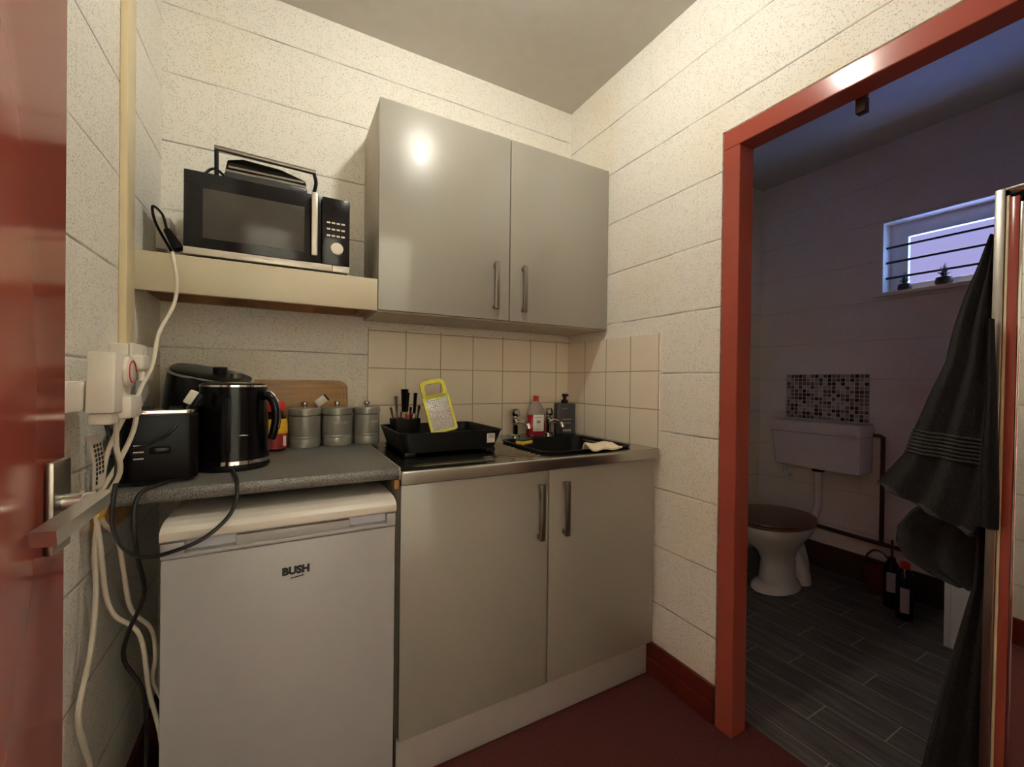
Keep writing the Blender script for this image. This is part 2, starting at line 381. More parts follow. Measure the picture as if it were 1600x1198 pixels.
def text_mb(txt, size, origin, xdir, ydir, depth=0.0006, bold=0.0, align='CENTER'):
    cu = bpy.data.curves.new('_t', 'FONT'); cu.body = txt; cu.size = size; cu.extrude = depth; cu.offset = bold; cu.align_x = align; cu.resolution_u = 3
    ob = bpy.data.objects.new('_t', cu); COL.objects.link(ob)
    dg = bpy.context.evaluated_depsgraph_get(); me = bpy.data.meshes.new_from_object(ob.evaluated_get(dg))
    X = Vector(xdir).normalized(); Y = Vector(ydir).normalized(); Z = X.cross(Y)
    m = Matrix((X, Y, Z)).transposed().to_4x4(); m.translation = Vector(origin)
    mb = MB(); mb.bm.from_mesh(me); bmesh.ops.transform(mb.bm, matrix=m, verts=mb.bm.verts)
    bpy.data.objects.remove(ob); bpy.data.meshes.remove(me); bpy.data.curves.remove(cu)
    return mb

# ------------------------------------------------------------------ the room
XL, ZC = -1.642, 2.518
YF = -1.88                                        # front (entry) wall face
struct('wall_back', MB().box(XL-0.1, 0.1, 0.0, 0.1, 0, ZC), 'block_back')
struct('wall_left', MB().box(XL-0.1, XL, YF-0.1, 0.0, 0, ZC), 'block_left')
struct('wall_right', MB().box(0, 0.1, -0.862, 0.0, 0, ZC).box(0, 0.1, -1.72, -0.862, 1.977, ZC).box(0, 0.1, YF-0.1, -1.72, 0, ZC), 'block_right')
struct('wall_front', MB().box(XL, -1.58, YF-0.1, YF, 0, ZC).box(-1.58, -0.80, YF-0.1, YF, 2.0, ZC).box(-0.80, 0.0, YF-0.1, YF, 0, ZC), 'block_plain')
struct('wall_corridor', MB().box(-2.3, 0.3, -3.3, -3.2, 0, ZC).box(-2.4, -2.3, -3.3, YF-0.1, 0, ZC).box(0.2, 0.3, -3.2, YF-0.1, 0, ZC).box(-2.3, XL-0.1, YF-0.1, YF, 0, ZC), 'block_plain')
struct('ceiling', MB().box(XL-0.7, 1.9, -3.3, 0.1, ZC, ZC+0.05), 'ceiling')
struct('floor', MB().box(-2.4, 0.104, -3.3, 0.1, -0.05, 0.0), 'carpet')
struct('floor_tiled', MB().box(0.104, 1.9, -2.1, 0.1, -0.052, -0.002), 'plank')
# toilet room shell
WY0, WY1, WZ0, WZ1 = -1.42, -0.665, 1.668, 2.072
struct('wall_toilet_far', MB().box(1.7, 1.9, WY1, 0.1, 0, ZC).box(1.7, 1.9, -2.1, WY0, 0, ZC).box(1.7, 1.9, WY0, WY1, 0, WZ0).box(1.7, 1.9, WY0, WY1, WZ1, ZC), 'block_far')
struct('wall_toilet_back', MB().box(0.1, 1.7, 0.02, 0.1, 0, ZC), 'block_plain')
struct('wall_toilet_front', MB().box(0.1, 1.9, -2.08, YF-0.1, 0, ZC), 'block_plain')
# skirtings
def skirting(x0, x1, y0, y1, nx, ny):
    m = MB().box(x0, x1, y0, y1, 0, 0.128, 0.002)
    return m
struct('baseboard_right', MB().box(-0.012, 0, -0.856, 0, 0.0, 0.128, 0.002).box(-0.016, -0.010, -0.856, 0, 0.0, 0.066, 0.002), 'skirt')
struct('baseboard_back', MB().box(XL, -0.012, -0.012, 0, 0, 0.128, 0.002), 'skirt')
struct('baseboard_left', MB().box(XL, XL+0.012, -1.0, -0.012, 0, 0.128, 0.002), 'skirt')
struct('baseboard_toilet', MB().box(1.684, 1.7, -1.97, 0.02, 0, 0.155, 0.003), plain('dark_brown_skirting', C(58,34,28), 0.4, var=0.12, nscale=9))
# toilet doorway frame
fr = struct('trim_1', MB().box(-0.012, 0.062, -0.922, -0.864, 0, 1.917, 0.003).box(-0.012, 0.062, -1.72, -1.662, 0, 1.917, 0.003)
            .box(-0.012, 0.062, -1.72, -0.864, 1.917, 1.977, 0.003), 'red')
struct('trim_2', MB().box(-0.004, 0.02, -0.8655, -0.856, 0.13, 1.985).box(-0.004, 0.02, -1.73, -0.856, 1.9765, 1.985), plain('cracked_filler', C(150,134,110), 0.8, var=0.3, nscale=60, bump=0.5))
struct('trim_3', MB().box(-1.58, -1.565, YF-0.1, YF+0.01, 0, 2.0, 0.002).box(-0.83, -0.80, YF-0.1, YF+0.01, 0, 2.0, 0.002).box(-1.58, -0.80, YF-0.1, YF+0.01, 1.985, 2.01, 0.002), 'red')
# tiles
struct('trim_4', MB().box(-0.99, 0.0, -0.008, 0.0, 0.88, 1.356, 0.001), 'tile_back')
struct('trim_5', MB().box(-0.008, 0.0, -0.603, -0.008, 0.88, 1.342, 0.001), 'tile_right')

# kitchen entry door, opened flat along the left wall
d = T('door_1', 'red gloss painted door with chrome lever, opened against the left block wall', 'door', (-1.54, -1.80, 0)); del d.o['label'], d.o['category']; d.o['kind'] = 'structure'
d.part('door_leaf', MB().box(-1.56, -1.52, -1.83, -1.057, 0.01, 1.97, 0.002), 'red')
h = d.part('door_handle', MB().box(-1.5205, -1.512, -1.108, -1.063, 0.945, 1.050, 0.003), 'metal')
hm = MB().cyl((-1.516, -1.083, 1.000), (-1.484, -1.083, 1.000), 0.0095).cyl((-1.497,-1.083,1.0),(-1.494,-1.083,1.0),0.0115)
hm.tube([(-1.486, -1.073, 1.001), (-1.480, -1.09, 1.001), (-1.482, -1.13, 0.998), (-1.487, -1.175, 0.993), (-1.490, -1.195, 0.990)], 0.0125, 4, r2=0.0145, flat=0.75, ph=math.pi/4)
d.part('lever', hm, 'lever_metal', parent=h)

# ------------------------------------------------------------------ ceiling lamp
L = T('ceiling_light', 'bare warm bulb in a white batten holder on the kitchen ceiling', 'light', (-0.78, -0.90, ZC))
L.part('holder', MB().lathe([(0.0,0),(0.045,0),(0.045,-0.012),(0.024,-0.022),(0.022,-0.040),(0.0,-0.040)], (-0.78,-0.90,ZC)), 'white_plastic')
L.part('bulb', MB().lathe([(0.0,0.034),(0.016,0.032),(0.020,0.020),(0.029,-0.002),(0.031,-0.018),(0.026,-0.034),(0.012,-0.045),(0.0,-0.047)], (-0.78,-0.90,2.448), 20), 'bulb')

L = T('ceiling_light', 'added fill light, unseen, on the corridor ceiling outside the kitchen door', 'light', (-1.1, -2.09, ZC))  # unseen fill light, added behind the camera to brighten the kitchen
L.part('housing', MB().box(-1.32, -0.88, -2.17, -2.01, ZC-0.035, ZC-0.001, 0.004), 'white_plastic')
L.part('diffuser', MB().box(-1.31, -0.89, -2.16, -2.02, ZC-0.050, ZC-0.0355, 0.004), 'corridor_fill')

# ------------------------------------------------------------------ wall cupboard
HANDLE = lambda x, z0, z1, yf: (MB().box(x-0.009, x+0.009, yf-0.030, yf-0.018, z0, z1, 0.0025)
    .box(x-0.006, x+0.006, yf-0.022, yf, z0+0.004, z0+0.018, 0.002).box(x-0.006, x+0.006, yf-0.022, yf, z1-0.018, z1-0.004, 0.002))
def cup(name, label, loc, x0, x1, yf, z0, z1, hz0, hz1, hx):
    t = T(name, label, 'cupboard', loc)
    yb = yf + 0.018
    mb = (MB().box(x0, x0+0.018, yb+0.001, -0.001 if z0 > 1 else -0.014, z0-0.005, z1, 0.001).box(x1-0.018, x1, yb+0.001, -0.001 if z0 > 1 else -0.014, z0-0.005, z1, 0.001)
           .box(x0+0.018, x1-0.018, yb+0.001, -0.014, z0-0.005, z0+0.013).box(x0+0.018, x1-0.018, -0.022, -0.014, z0, z1))
    if z0 > 1: mb.box(x0+0.018, x1-0.018, yb+0.001, -0.022, z1-0.018, z1-0.001)      # the sink base has rails instead of a top
    else: mb.box(x0+0.018, x1-0.018, yb+0.001, yb+0.019, z1-0.08, z1-0.001)
    t.part('carcass', mb, 'carcass')
    xm = (x0+x1)/2
    for a, b, hh in ((x0, xm-0.0025, hx[0]), (xm+0.0025, x1-0.001, hx[1])):
        dd = t.part('door', MB().box(a, b, yf, yb, z0, z1, 0.0012), 'cab_door')
        t.part('handle', HANDLE(hh, hz0, hz1, yf), 'metal', parent=dd)
    return t
cup('wall_cupboard', 'two-door gloss grey wall cupboard above the sink', (-0.505, 0, 1.385), -1.009, -0.003, -0.2946, 1.385, 2.1, 1.422, 1.606, (-0.572, -0.447))

# ------------------------------------------------------------------ shelf
s = T('shelf', 'boxed cream painted shelf holding the microwave, on pine battens', 'shelf', (-1.33, 0, 1.38))
s.part('shelf_board', MB().box(-1.640, -1.011, -0.2750, -0.001, 1.467, 1.485), 'shelf')
s.part('front_board', MB().box(-1.640, -1.011, -0.2935, -0.2755, 1.380, 1.486, 0.0015), 'shelf')
s.part('batten', MB().box(-1.640, -1.011, -0.046, -0.001, 1.395, 1.466, 0.001), 'wood_raw', label='raw pine batten along the back wall')
s.part('batten', MB().box(-1.640, -1.600, -0.274, -0.047, 1.395, 1.466, 0.001), 'wood_raw')
s.part('batten', MB().box(-1.051, -1.011, -0.274, -0.047, 1.395, 1.466, 0.001), 'wood_raw')

# ------------------------------------------------------------------ microwave
m = T('microwave', 'black microwave with silver trim on the shelf', 'microwave', (-1.318, -0.16, 1.486))
x0, x1, yf, z0, z1 = -1.536, -1.101, -0.292, 1.493, 1.728
m.part('body', MB().box(x0+0.002, x1-0.002, yf+0.022, -0.012, z0, z1-0.001, 0.003).box(x0+0.03, x0+0.06, yf+0.03, -0.05, 1.486, z0).box(x1-0.06, x1-0.03, yf+0.03, -0.05, 1.486, z0), 'black')
dr = m.part('door', MB().box(x0, -1.186, yf, yf+0.021, z0+0.020, z1, 0.003), 'mw_black')
m.part('window', MB().box(-1.492, -1.234, yf-0.0012, yf+0.001, 1.541, 1.682, 0.0005), 'mw_window', parent=dr)
m.part('handle', MB().box(-1.2145, -1.1975, yf-0.020, yf-0.010, 1.532, 1.728, 0.003).box(-1.211, -1.201, yf-0.012, yf, 1.54, 1.552).box(-1.211, -1.201, yf-0.012, yf, 1.708, 1.72), 'silver', parent=dr)
cp = m.part('control_panel', MB().box(-1.184, x1, yf, yf+0.021, z0+0.020, z1, 0.003), 'mw_black')
kb = MB(); kb.cyl((-1.1405, yf-0.016, 1.5635), (-1.1405, yf+0.001, 1.5635), 0.0185, 28); kb.cyl((-1.1405, yf-0.017, 1.5635), (-1.1405, yf-0.015, 1.5635), 0.0165, 28)
m.part('knob', kb, 'silver', parent=cp)
bt = MB()
for i, zz in enumerate((1.648, 1.6275, 1.607)):
    for k in range(4):
        bt.box(-1.170+k*0.0145, -1.170+k*0.0145+0.0105, yf-0.0008, yf+0.001, zz-0.0025, zz+0.0025)
m.part('button_marks', bt, 'white_plastic', parent=cp)
m.part('lower_trim', MB().box(x0, -1.1535, yf, yf+0.021, z0, z0+0.0195, 0.001).box(-1.1525, x1, yf, yf+0.021, z0, z0+0.0195, 0.001), 'silver')
m.part('maker_mark', MB().box(-1.345, -1.315, yf-0.0005, yf+0.001, 1.502, 1.5042), 'ink_soft')

# ------------------------------------------------------------------ sandwich grill on the microwave
g = T('sandwich_grill', 'black sandwich grill with a metal bar handle on top of the microwave', 'grill', (-1.335, -0.15, 1.728))
zt = 1.7295
g.part('base', MB().prism([(-1.447,zt+0.004),(-1.225,zt+0.004),(-1.225,zt+0.030),(-1.447,zt+0.030)], 1, -0.255, -0.06, 0.006)
       .box(-1.44, -1.42, -0.24, -0.22, zt, zt+0.006).box(-1.25, -1.23, -0.24, -0.22, zt, zt+0.006).box(-1.44, -1.42, -0.09, -0.07, zt, zt+0.006).box(-1.25, -1.23, -0.09, -0.07, zt, zt+0.006), 'dark_grey')
g.part('lid', MB().prism([(-1.445,zt+0.034),(-1.227,zt+0.034),(-1.230,zt+0.052),(-1.300,zt+0.072),(-1.400,zt+0.078),(-1.440,zt+0.066)], 1, -0.250, -0.05, 0.005), 'black_gloss')
g.part('plate_edge', MB().box(-1.444, -1.228, -0.254, -0.06, zt+0.029, zt+0.035).box(-1.436,-1.236,-0.2575,-0.252,zt+0.040,zt+0.046), 'metal', label='metal edge of the grill plates')
g.part('handle_arm', MB().tube([(-1.464,-0.262,zt+0.010),(-1.464,-0.268,zt+0.083)], 0.0055, 8, smooth=False), 'black')
g.part('handle_arm', MB().tube([(-1.207,-0.262,zt+0.012),(-1.201,-0.266,zt+0.045),(-1.207,-0.268,zt+0.074)], 0.0055, 8), 'black')
g.part('handle_bar', MB().cyl((-1.469,-0.268,zt+0.085), (-1.202,-0.268,zt+0.077), 0.0075, 12), 'metal')
g.part('latch_knob', MB().lathe([(0,0),(0.018,0),(0.018,0.010),(0.010,0.020),(0,0.020)], (-1.262,-0.15,1.806)).cyl((-1.262,-0.15,zt+0.05),(-1.262,-0.15,1.808),0.009), 'black')
g.part('cable', MB().tube([(-1.44,-0.16,zt+0.035),(-1.475,-0.19,zt+0.055),(-1.50,-0.20,zt+0.03),(-1.51,-0.20,zt+0.004),(-1.50,-0.12,zt+0.004)], 0.004), 'cable_black')

# ------------------------------------------------------------------ base cupboard, plinth, fridge, worktop, sink
cup('sink_cupboard', 'two-door gloss grey base cupboard under the sink', (-0.505, -0.3, 0.0), -1.0, -0.018, -0.5942, 0.1385, 0.853, 0.630, 0.814, (-0.5475, -0.4475))
_o = [o for o in bpy.data.objects if o.name.startswith('sink_cupboard')][0]
pl = link('plinth', MB().box(-1.0, -0.018, -0.566, -0.550, 0.001, 0.136, 0.001).box(-0.998, -0.982, -0.549, -0.05, 0.001, 0.133).box(-0.036, -0.020, -0.549, -0.05, 0.001, 0.133), 'plinth', (-0.505, -0.3, 0.0), _o)

wt = T('worktop', 'speckled grey worktop over the white fridge', 'worktop', (-1.31, -0.3, 0.87))
prof = [(-0.001,0.872),(-0.588,0.872),(-0.594,0.876),(-0.597,0.884),(-0.597,0.895),(-0.594,0.902),(-0.588,0.905),(-0.001,0.905)]
wt.part('slab', MB().prism(prof, 0, -1.602, -1.0055), 'worktop')
wt.part('edge_strip', MB().prism([(-0.001,0.871),(-0.598,0.871),(-0.598,0.9055),(-0.001,0.9055)], 0, -1.0055, -1.0035), 'silver', label='thin metal joint strip at the sink end')
wt.part('wall_batten', MB().box(-1.640, -1.603, -0.572, -0.02, 0.822, 0.866, 0.001), 'wood_raw', label='pine batten on the left wall')
wt.part('end_block', MB().box(-1.018, -1.004, -0.592, -0.55, 0.845, 0.8705, 0.001), 'wood_raw')

f = T('fridge', 'white under-counter fridge with a black maker badge', 'fridge', (-1.268, -0.4, 0))
fx0, fx1, fy = -1.508, -1.030, -0.66
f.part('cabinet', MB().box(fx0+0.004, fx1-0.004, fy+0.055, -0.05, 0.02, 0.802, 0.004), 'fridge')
M['fridge_lid_lit'] = plain('fridge_plastic_lamp_lit', C(214,208,198), 0.35, var=0.015)  # lamp light on the fridge lid, put into a lighter plastic colour
f.part('lid', MB().prism([(-0.04,0.803),(fy+0.004,0.803),(fy-0.002,0.808),(fy-0.002,0.824),(fy+0.010,0.833),(fy+0.035,0.838),(-0.04,0.838)], 0, fx0-0.002, fx1+0.002, 0.0015), 'fridge_lid_lit')
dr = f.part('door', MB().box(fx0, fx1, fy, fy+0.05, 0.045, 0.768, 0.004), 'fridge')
f.part('handle_rail', MB().box(fx0, fx1, fy-0.001, fy+0.05, 0.7695, 0.778, 0.002).box(fx0, fx0+0.040, fy-0.001, fy+0.05, 0.776, 0.8015, 0.002).box(fx1-0.022, fx1, fy-0.001, fy+0.05, 0.776, 0.8015, 0.002)
       .box(fx0+0.13, fx1-0.11, fy+0.006, fy+0.05, 0.776, 0.7985, 0.003), 'fridge', parent=dr)
f.part('grip_recess', MB().box(fx0+0.039, fx1-0.021, fy+0.022, fy+0.048, 0.7775, 0.800), 'fridge_grip', parent=dr, label='cool grey recess behind the handle rail')
tb = text_mb('BUSH', 0.0235, (-1.259, fy-0.0006, 0.6925), (1,0,0), (0,0,1), 0.0005, 0.0014)
f.part('badge', tb, 'ink', parent=dr, smooth=0)
f.part('badge_line', MB().prism([(-1.270,0.6815),(-1.243,0.6845),(-1.243,0.6868),(-1.270,0.6838)], 1, fy-0.0008, fy+0.001), 'ink', parent=dr, smooth=0)
for x in (fx0+0.04, fx1-0.04):
    for y in (fy+0.09, -0.10): f.part('foot', MB().cyl((x,y,0.001), (x,y,0.022), 0.016), 'black')

# stainless sink top: built as strips round the bowl opening
k = T('sink', 'stainless steel inset sink top with a ribbed drainer', 'sink', (-0.5, -0.3, 0.87))
bx0, bx1, by0, by1 = -0.455, -0.105, -0.535, -0.165; ST = 0.895
def sink_top():
    mb = MB(); t = bmesh.new()
    # top sheet with opening; drainer ribs are displaced rows
    xs = sorted(set([-1.0, -0.96] + [-0.96+i*0.02 for i in range(1, 24)] + [bx0, bx1, -0.012])); ys = sorted(set([-0.604, -0.58, by0, by1, -0.12, -0.009] + [-0.56+i*0.0075 for i in range(58)]))
    V = {}
    def hgt(x, y):
        z = ST
        if -0.965 < x < -0.50 and -0.565 < y < -0.13:
            e = min((x+0.965)/0.03, (-0.50-x)/0.03, 1); q = max(0, min((y+0.565)/0.02, (-0.13-y)/0.02, 1))
            z += (-0.004 + 0.0032*math.cos((y+0.56)/0.030*2*math.pi))*e*q
        elif y > -0.59 and y < -0.03 and x < -0.02 and x > -0.99: z -= 0.001
        return z
    for x in xs:
        for y in ys: V[x, y] = t.verts.new((x, y, hgt(x, y)))
    for i in range(len(xs)-1):
        for j in range(len(ys)-1):
            cx, cy = (xs[i]+xs[i+1])/2, (ys[j]+ys[j+1])/2
            if bx0 < cx < bx1 and by0 < cy < by1: continue
            t.faces.new((V[xs[i],ys[j]], V[xs[i+1],ys[j]], V[xs[i+1],ys[j+1]], V[xs[i],ys[j+1]]))
    mb._merge(t)
    # rolled rim
    mb.prism([(-0.604,ST-0.0005),(-0.610,ST-0.003),(-0.613,ST-0.010),(-0.613,ST-0.036),(-0.608,ST-0.036),(-0.608,ST-0.008),(-0.604,ST-0.003)], 0, -1.002, -0.010)
    mb.box(-1.0025, -0.9995, -0.612, -0.009, ST-0.034, ST+0.001)
    return mb
k.part('drainer_top', sink_top(), 'steel', smooth=50)
def bowl_rings(cx, cy, wx, wy, r, zs, sc):
    return [[(p[0], p[1], z) for p in rrect(cx, cy, wx*q, wy*q, r*q)] for z, q in zip(zs, sc)]
bc = ((bx0+bx1)/2, (by0+by1)/2)
k.part('bowl', MB().loft(bowl_rings(*bc, bx1-bx0+0.006, by1-by0+0.006, 0.05, (ST-0.001, ST-0.006, ST-0.14, ST-0.155, ST-0.156), (1, 0.985, 0.93, 0.85, 0.02)), cap=False), 'steel')
k.part('plug_hole', MB().lathe([(0.0,0.004),(0.03,0.004),(0.034,0.0),(0.03,-0.006),(0,-0.006)], (bc[0], bc[1], ST-0.156)), 'chrome')
# taps
def tap(x, label):
    t = T('tap', label, 'tap', (x, -0.075, ST), 'chrome pillar taps at the back of the sink')
    y = -0.075
    t.part('body', MB().lathe([(0,0),(0.024,0),(0.024,0.006),(0.015,0.012),(0.014,0.055),(0.017,0.062),(0.017,0.078),(0.010,0.086),(0,0.088)], (x,y,ST)), 'chrome')
    t.part('spout', MB().tube([(x,y,ST+0.055),(x+0.010,y-0.035,ST+0.068),(x+0.022,y-0.075,ST+0.060),(x+0.025,y-0.085,ST+0.040)], 0.0105, 12), 'chrome')
    hd = MB().lathe([(0,0),(0.012,0),(0.021,0.006),(0.024,0.016),(0.022,0.032),(0.016,0.040),(0,0.041)], (x,y,ST+0.086), 12)
    t.part('handle', hd, 'chrome', smooth=25)
tap(-0.352, 'chrome pillar tap between the dish rack and the red soap bottle')
tap(-0.170, 'chrome pillar tap between the red soap bottle and the dark dispenser')

# washing-up bowl in the sink
wb = MB(); cx, cy = -0.292, -0.378
rings = []
for (z, wx, wy, r) in ((ST+0.004,0.41,0.36,0.05),(ST+0.008,0.415,0.365,0.05),(ST+0.008,0.385,0.335,0.045),(ST-0.12,0.30,0.25,0.04),(ST-0.122,0.02,0.02,0.005)):
    rings.append([(p[0], p[1], z) for p in rrect(cx, cy, wx, wy, r)])
wb.loft(rings, cap=False)
wb.loft([[(p[0], p[1], ST+0.004) for p in rrect(cx, cy, 0.41, 0.36, 0.05)], [(p[0], p[1], ST-0.125) for p in rrect(cx, cy, 0.31, 0.26, 0.04)], [(p[0], p[1], ST-0.126) for p in rrect(cx, cy, 0.02, 0.02, 0.005)]], cap=False)
single('washing_up_bowl', wb, 'black_satin', 'black plastic washing-up bowl sitting in the sink', 'bowl', (cx, cy, ST))
sp = T('sponge', 'yellow and green scouring sponge on the left rim of the washing-up bowl', 'sponge', (-0.455, -0.34, ST))
mt = rz((-0.47,-0.35,0), 25)
sp.part('foam', MB().box(-0.50,-0.435,-0.375,-0.335,ST+0.009,ST+0.024,0.004,mat=mt), 'yellow')
sp.part('scourer', MB().box(-0.50,-0.435,-0.375,-0.335,ST+0.0245,ST+0.030,0.002,mat=mt), 'leaf')
# cloth over the bowl's front rim
def cloth():
    rings = []
    N = 22
    for i in range(12):
        u = i/11; r = []
        for s2 in (0, 1):
            for j in range(N):
                v = (j if s2 == 0 else N-1-j)/(N-1)
                # path over the rim: from inside, over, to the front
                y = -0.525 - 0.070*v; z = ST+0.012 + 0.014*math.sin(math.pi*min(1, v*1.15)) - (0.045*max(0, 0.25-v)/0.25) - 0.004*v
                x = -0.335 + 0.125*u + 0.02*v + 0.006*math.sin(7*v)
                z += 0.003*math.sin(9*u+5*v) + (0.006 if s2 == 0 else 0.0)
                r.append((x, y, z))
        rings.append(r)
    return MB().loft(rings)
single('dishcloth', cloth(), 'cloth', 'cream dishcloth draped over the front rim of the washing-up bowl', 'cloth', (-0.25, -0.54, ST))

# bottles by the taps
b = T('soap_bottle', 'clear washing-up liquid bottle with red liquid and red cap, between the taps', 'bottle', (-0.258, -0.105, ST))
pr = [(0.0,0),(0.044,0),(0.050,0.008),(0.049,0.050),(0.043,0.078),(0.047,0.098)]
b.part('liquid', MB().lathe(pr + [(0,0.098)], (-0.258,-0.105,ST+0.001), sx=0.98, sy=0.56), 'soap_red')
b.part('bottle_neck', MB().lathe([(0.047,0.099),(0.042,0.125),(0.024,0.150),(0.013,0.160),(0,0.160)], (-0.258,-0.105,ST+0.001), sx=0.98, sy=0.6), 'bottle_clear', label='clear empty shoulder above the red liquid')
b.part('cap', MB().lathe([(0,0.161),(0.013,0.161),(0.0125,0.186),(0,0.187)], (-0.258,-0.105,ST)), 'red_plastic')
b.part('label', MB().box(-0.281,-0.230,-0.1355,-0.1325,ST+0.024,ST+0.100,0.002, mat=rz((-0.258,-0.105,0),-12)), 'paper')
for bx in ((-0.264,-0.247,ST+0.062,ST+0.074),(-0.274,-0.236,ST+0.088,ST+0.091),(-0.272,-0.240,ST+0.034,ST+0.036)):
    b.part('label_print', MB().box(bx[0],bx[1],-0.1362,-0.1352,bx[2],bx[3], mat=rz((-0.258,-0.105,0),-12)), 'ink_soft')
b = T('soap_dispenser', 'dark grey hand soap dispenser with pump in the corner by the sink', 'bottle', (-0.092, -0.10, ST))
mt = rz((-0.092,-0.10,0), -14)
b.part('bottle_body', MB().box(-0.139,-0.045,-0.126,-0.074,ST+0.0005,ST+0.149,0.006,mat=mt), 'dark_grey')
b.part('pump', MB().lathe([(0,0.149),(0.017,0.149),(0.017,0.164),(0.008,0.167),(0.008,0.180),(0.013,0.182),(0.013,0.194),(0,0.195)], (-0.092,-0.10,ST)).box(-0.099,-0.085,-0.135,-0.10,ST+0.184,ST+0.193,0.002,mat=mt), 'black_gloss')
for bx in ((-0.112,-0.066,0.071,0.076),(-0.108,-0.071,0.054,0.058),(-0.110,-0.068,0.016,0.026),(-0.115,-0.085,0.124,0.126)):
    b.part('print_line', MB().box(bx[0],bx[1],-0.1268,-0.1255,ST+bx[2],ST+bx[3],mat=mt), 'ink_soft')

# ------------------------------------------------------------------ dish rack
r = T('dish_rack', 'black plastic dish rack standing on the drainer', 'dish rack', (-0.775, -0.28, ST))
RX0, RX1, RY0, RY1 = -0.965, -0.592, -0.432, -0.10
def rack():
    mb = MB(); c = ((RX0+RX1)/2, (RY0+RY1)/2); W, H = RX1-RX0, RY1-RY0
    zs = [(0.014, 0.88), (0.076, 0.985), (0.080, 1.0), (0.080, 0.955), (0.074, 0.945), (0.020, 0.845), (0.019, 0.845)]
    mb.loft([[(p[0], p[1], ST+z) for p in rrect(c[0], c[1], W*q, H*q, 0.03)] for z, q in zs], cap=False)
    mb.loft([[(p[0], p[1], ST+z) for p in rrect(c[0], c[1], W*q, H*q, 0.03)] for z, q in ((0.014,0.88),(0.020,0.845))], cap=True)
    return mb
r.part('tray', rack(), 'black')
for (fx, fy2) in ((RX0+0.04, RY0+0.035), (RX1-0.045, RY0+0.035), (RX0+0.04, RY1-0.035), (RX1-0.045, RY1-0.035)):
    r.part('foot', MB().box(fx-0.018, fx+0.018, fy2-0.014, fy2+0.014, ST+0.001, ST+0.016, 0.003), 'black')
for i in range(9):
    for j in range(2):
        r.part('prong', MB().cyl((-0.90+i*0.034, -0.36+j*0.06, ST+0.018), (-0.90+i*0.034, -0.36+j*0.06, ST+0.062), 0.0026, 6), 'black')
tg = r.part('sticker', MB().box(-0.662,-0.632,-0.4335,-0.4305,ST+0.036,ST+0.068,0.0005), 'paper', label='white barcode sticker on the front')
bc2 = MB()
for i in range(5): bc2.box(-0.657+i*0.0045, -0.6545+i*0.0045, -0.4342, -0.4334, ST+0.052, ST+0.066)
r.part('sticker_print', bc2, 'ink_soft', parent=tg)
# cutlery caddy with utensils
c = T('cutlery_caddy', 'black cutlery pot hooked in the back left of the dish rack', 'pot', (-0.885, -0.18, ST))
cad = MB(); q0 = rrect(-0.885, -0.185, 0.105, 0.075, 0.015)
cad.loft([[(p[0],p[1],ST+0.0205) for p in rrect(-0.885,-0.185,0.095,0.066,0.015)], [(p[0],p[1],ST+0.108) for p in q0], [(p[0],p[1],ST+0.108) for p in rrect(-0.885,-0.185,0.097,0.067,0.013)], [(p[0],p[1],ST+0.025) for p in rrect(-0.885,-0.185,0.089,0.060,0.013)]], cap=True)
c.part('pot', cad, 'black')
def utensil(name, label, cat, x, y, dx, dy, top, col, w0=0.005, w1=0.010, hcol=None, flat=0.35, grp='utensils standing in the cutlery pot'):
    t = T(name, label, cat, (x, y, ST+0.03), grp)
    w0 *= 2.0; w1 *= 2.1
    p = Vector((x, y, ST+0.03)); q = Vector((x+dx, y+dy, top)); mid = p.lerp(q, 0.55)
    t.part('shaft', MB().tube([p, p.lerp(q,0.3), mid], w0*0.8, 8, smooth=False), hcol or col)
    t.part('head', MB().tube([mid, mid.lerp(q,0.35), mid.lerp(q,0.8), q], w0, 8, r2=w1, flat=flat), col)
utensil('knife', 'steel table knife leaning left at the pot edge', 'knife', -0.912, -0.18, -0.026, 0.0, 1.045, 'steel', 0.004, 0.006)
utensil('fork', 'steel fork standing left in the cutlery pot', 'fork', -0.905, -0.17, -0.010, 0.01, 1.085, 'steel', 0.004, 0.009)
utensil('peeler', 'black-handled peeler, broad and tallest of the cutlery', 'peeler', -0.888, -0.185, 0.000, 0.0, 1.112, 'black', 0.010, 0.013, 'steel', 0.5)
utensil('spatula', 'black-handled spatula beside the tallest utensil', 'spatula', -0.880, -0.175, 0.008, 0.01, 1.098, 'black', 0.006, 0.010, 'steel')
utensil('butter_knife', 'steel knife with a slim blade, mid pot', 'knife', -0.872, -0.19, 0.006, 0.0, 1.045, 'steel', 0.004, 0.005)
utensil('kitchen_knife', 'black-handled kitchen knife nearest the green grater', 'knife', -0.858, -0.19, 0.010, 0.0, 1.098, 'black', 0.006, 0.008, 'steel')
utensil('orange_brush', 'small orange-handled utensil low in front of the cutlery', 'utensil', -0.884, -0.205, 0.003, -0.004, 1.020, 'orange', 0.0035, 0.0042, 'orange', 0.8)
utensil('teaspoon', 'steel teaspoon leaning right toward the grater', 'spoon', -0.850, -0.185, 0.018, 0.0, 1.050, 'steel', 0.004, 0.008)
# black baking tray leaning at the back of the rack
tr = MB()
mt = Matrix.Translation((-0.680,-0.168,ST+0.040)) @ Matrix.Rotation(math.radians(-60), 4, 'X') 
tr.loft([[(p[0],p[1],z) for p in rrect(0,0.0,0.20*qq,0.15*qq,0.03)] for z, qq in ((0,0.9),(0.018,1.0),(0.020,1.03),(0.020,1.0),(0.003,0.9))], mat=mt @ Matrix.Translation((0,0.075,0)))
single('baking_tray', tr, 'black', 'black baking tray lying tilted in the dish rack behind the grater', 'tray', (-0.68,-0.16,ST))
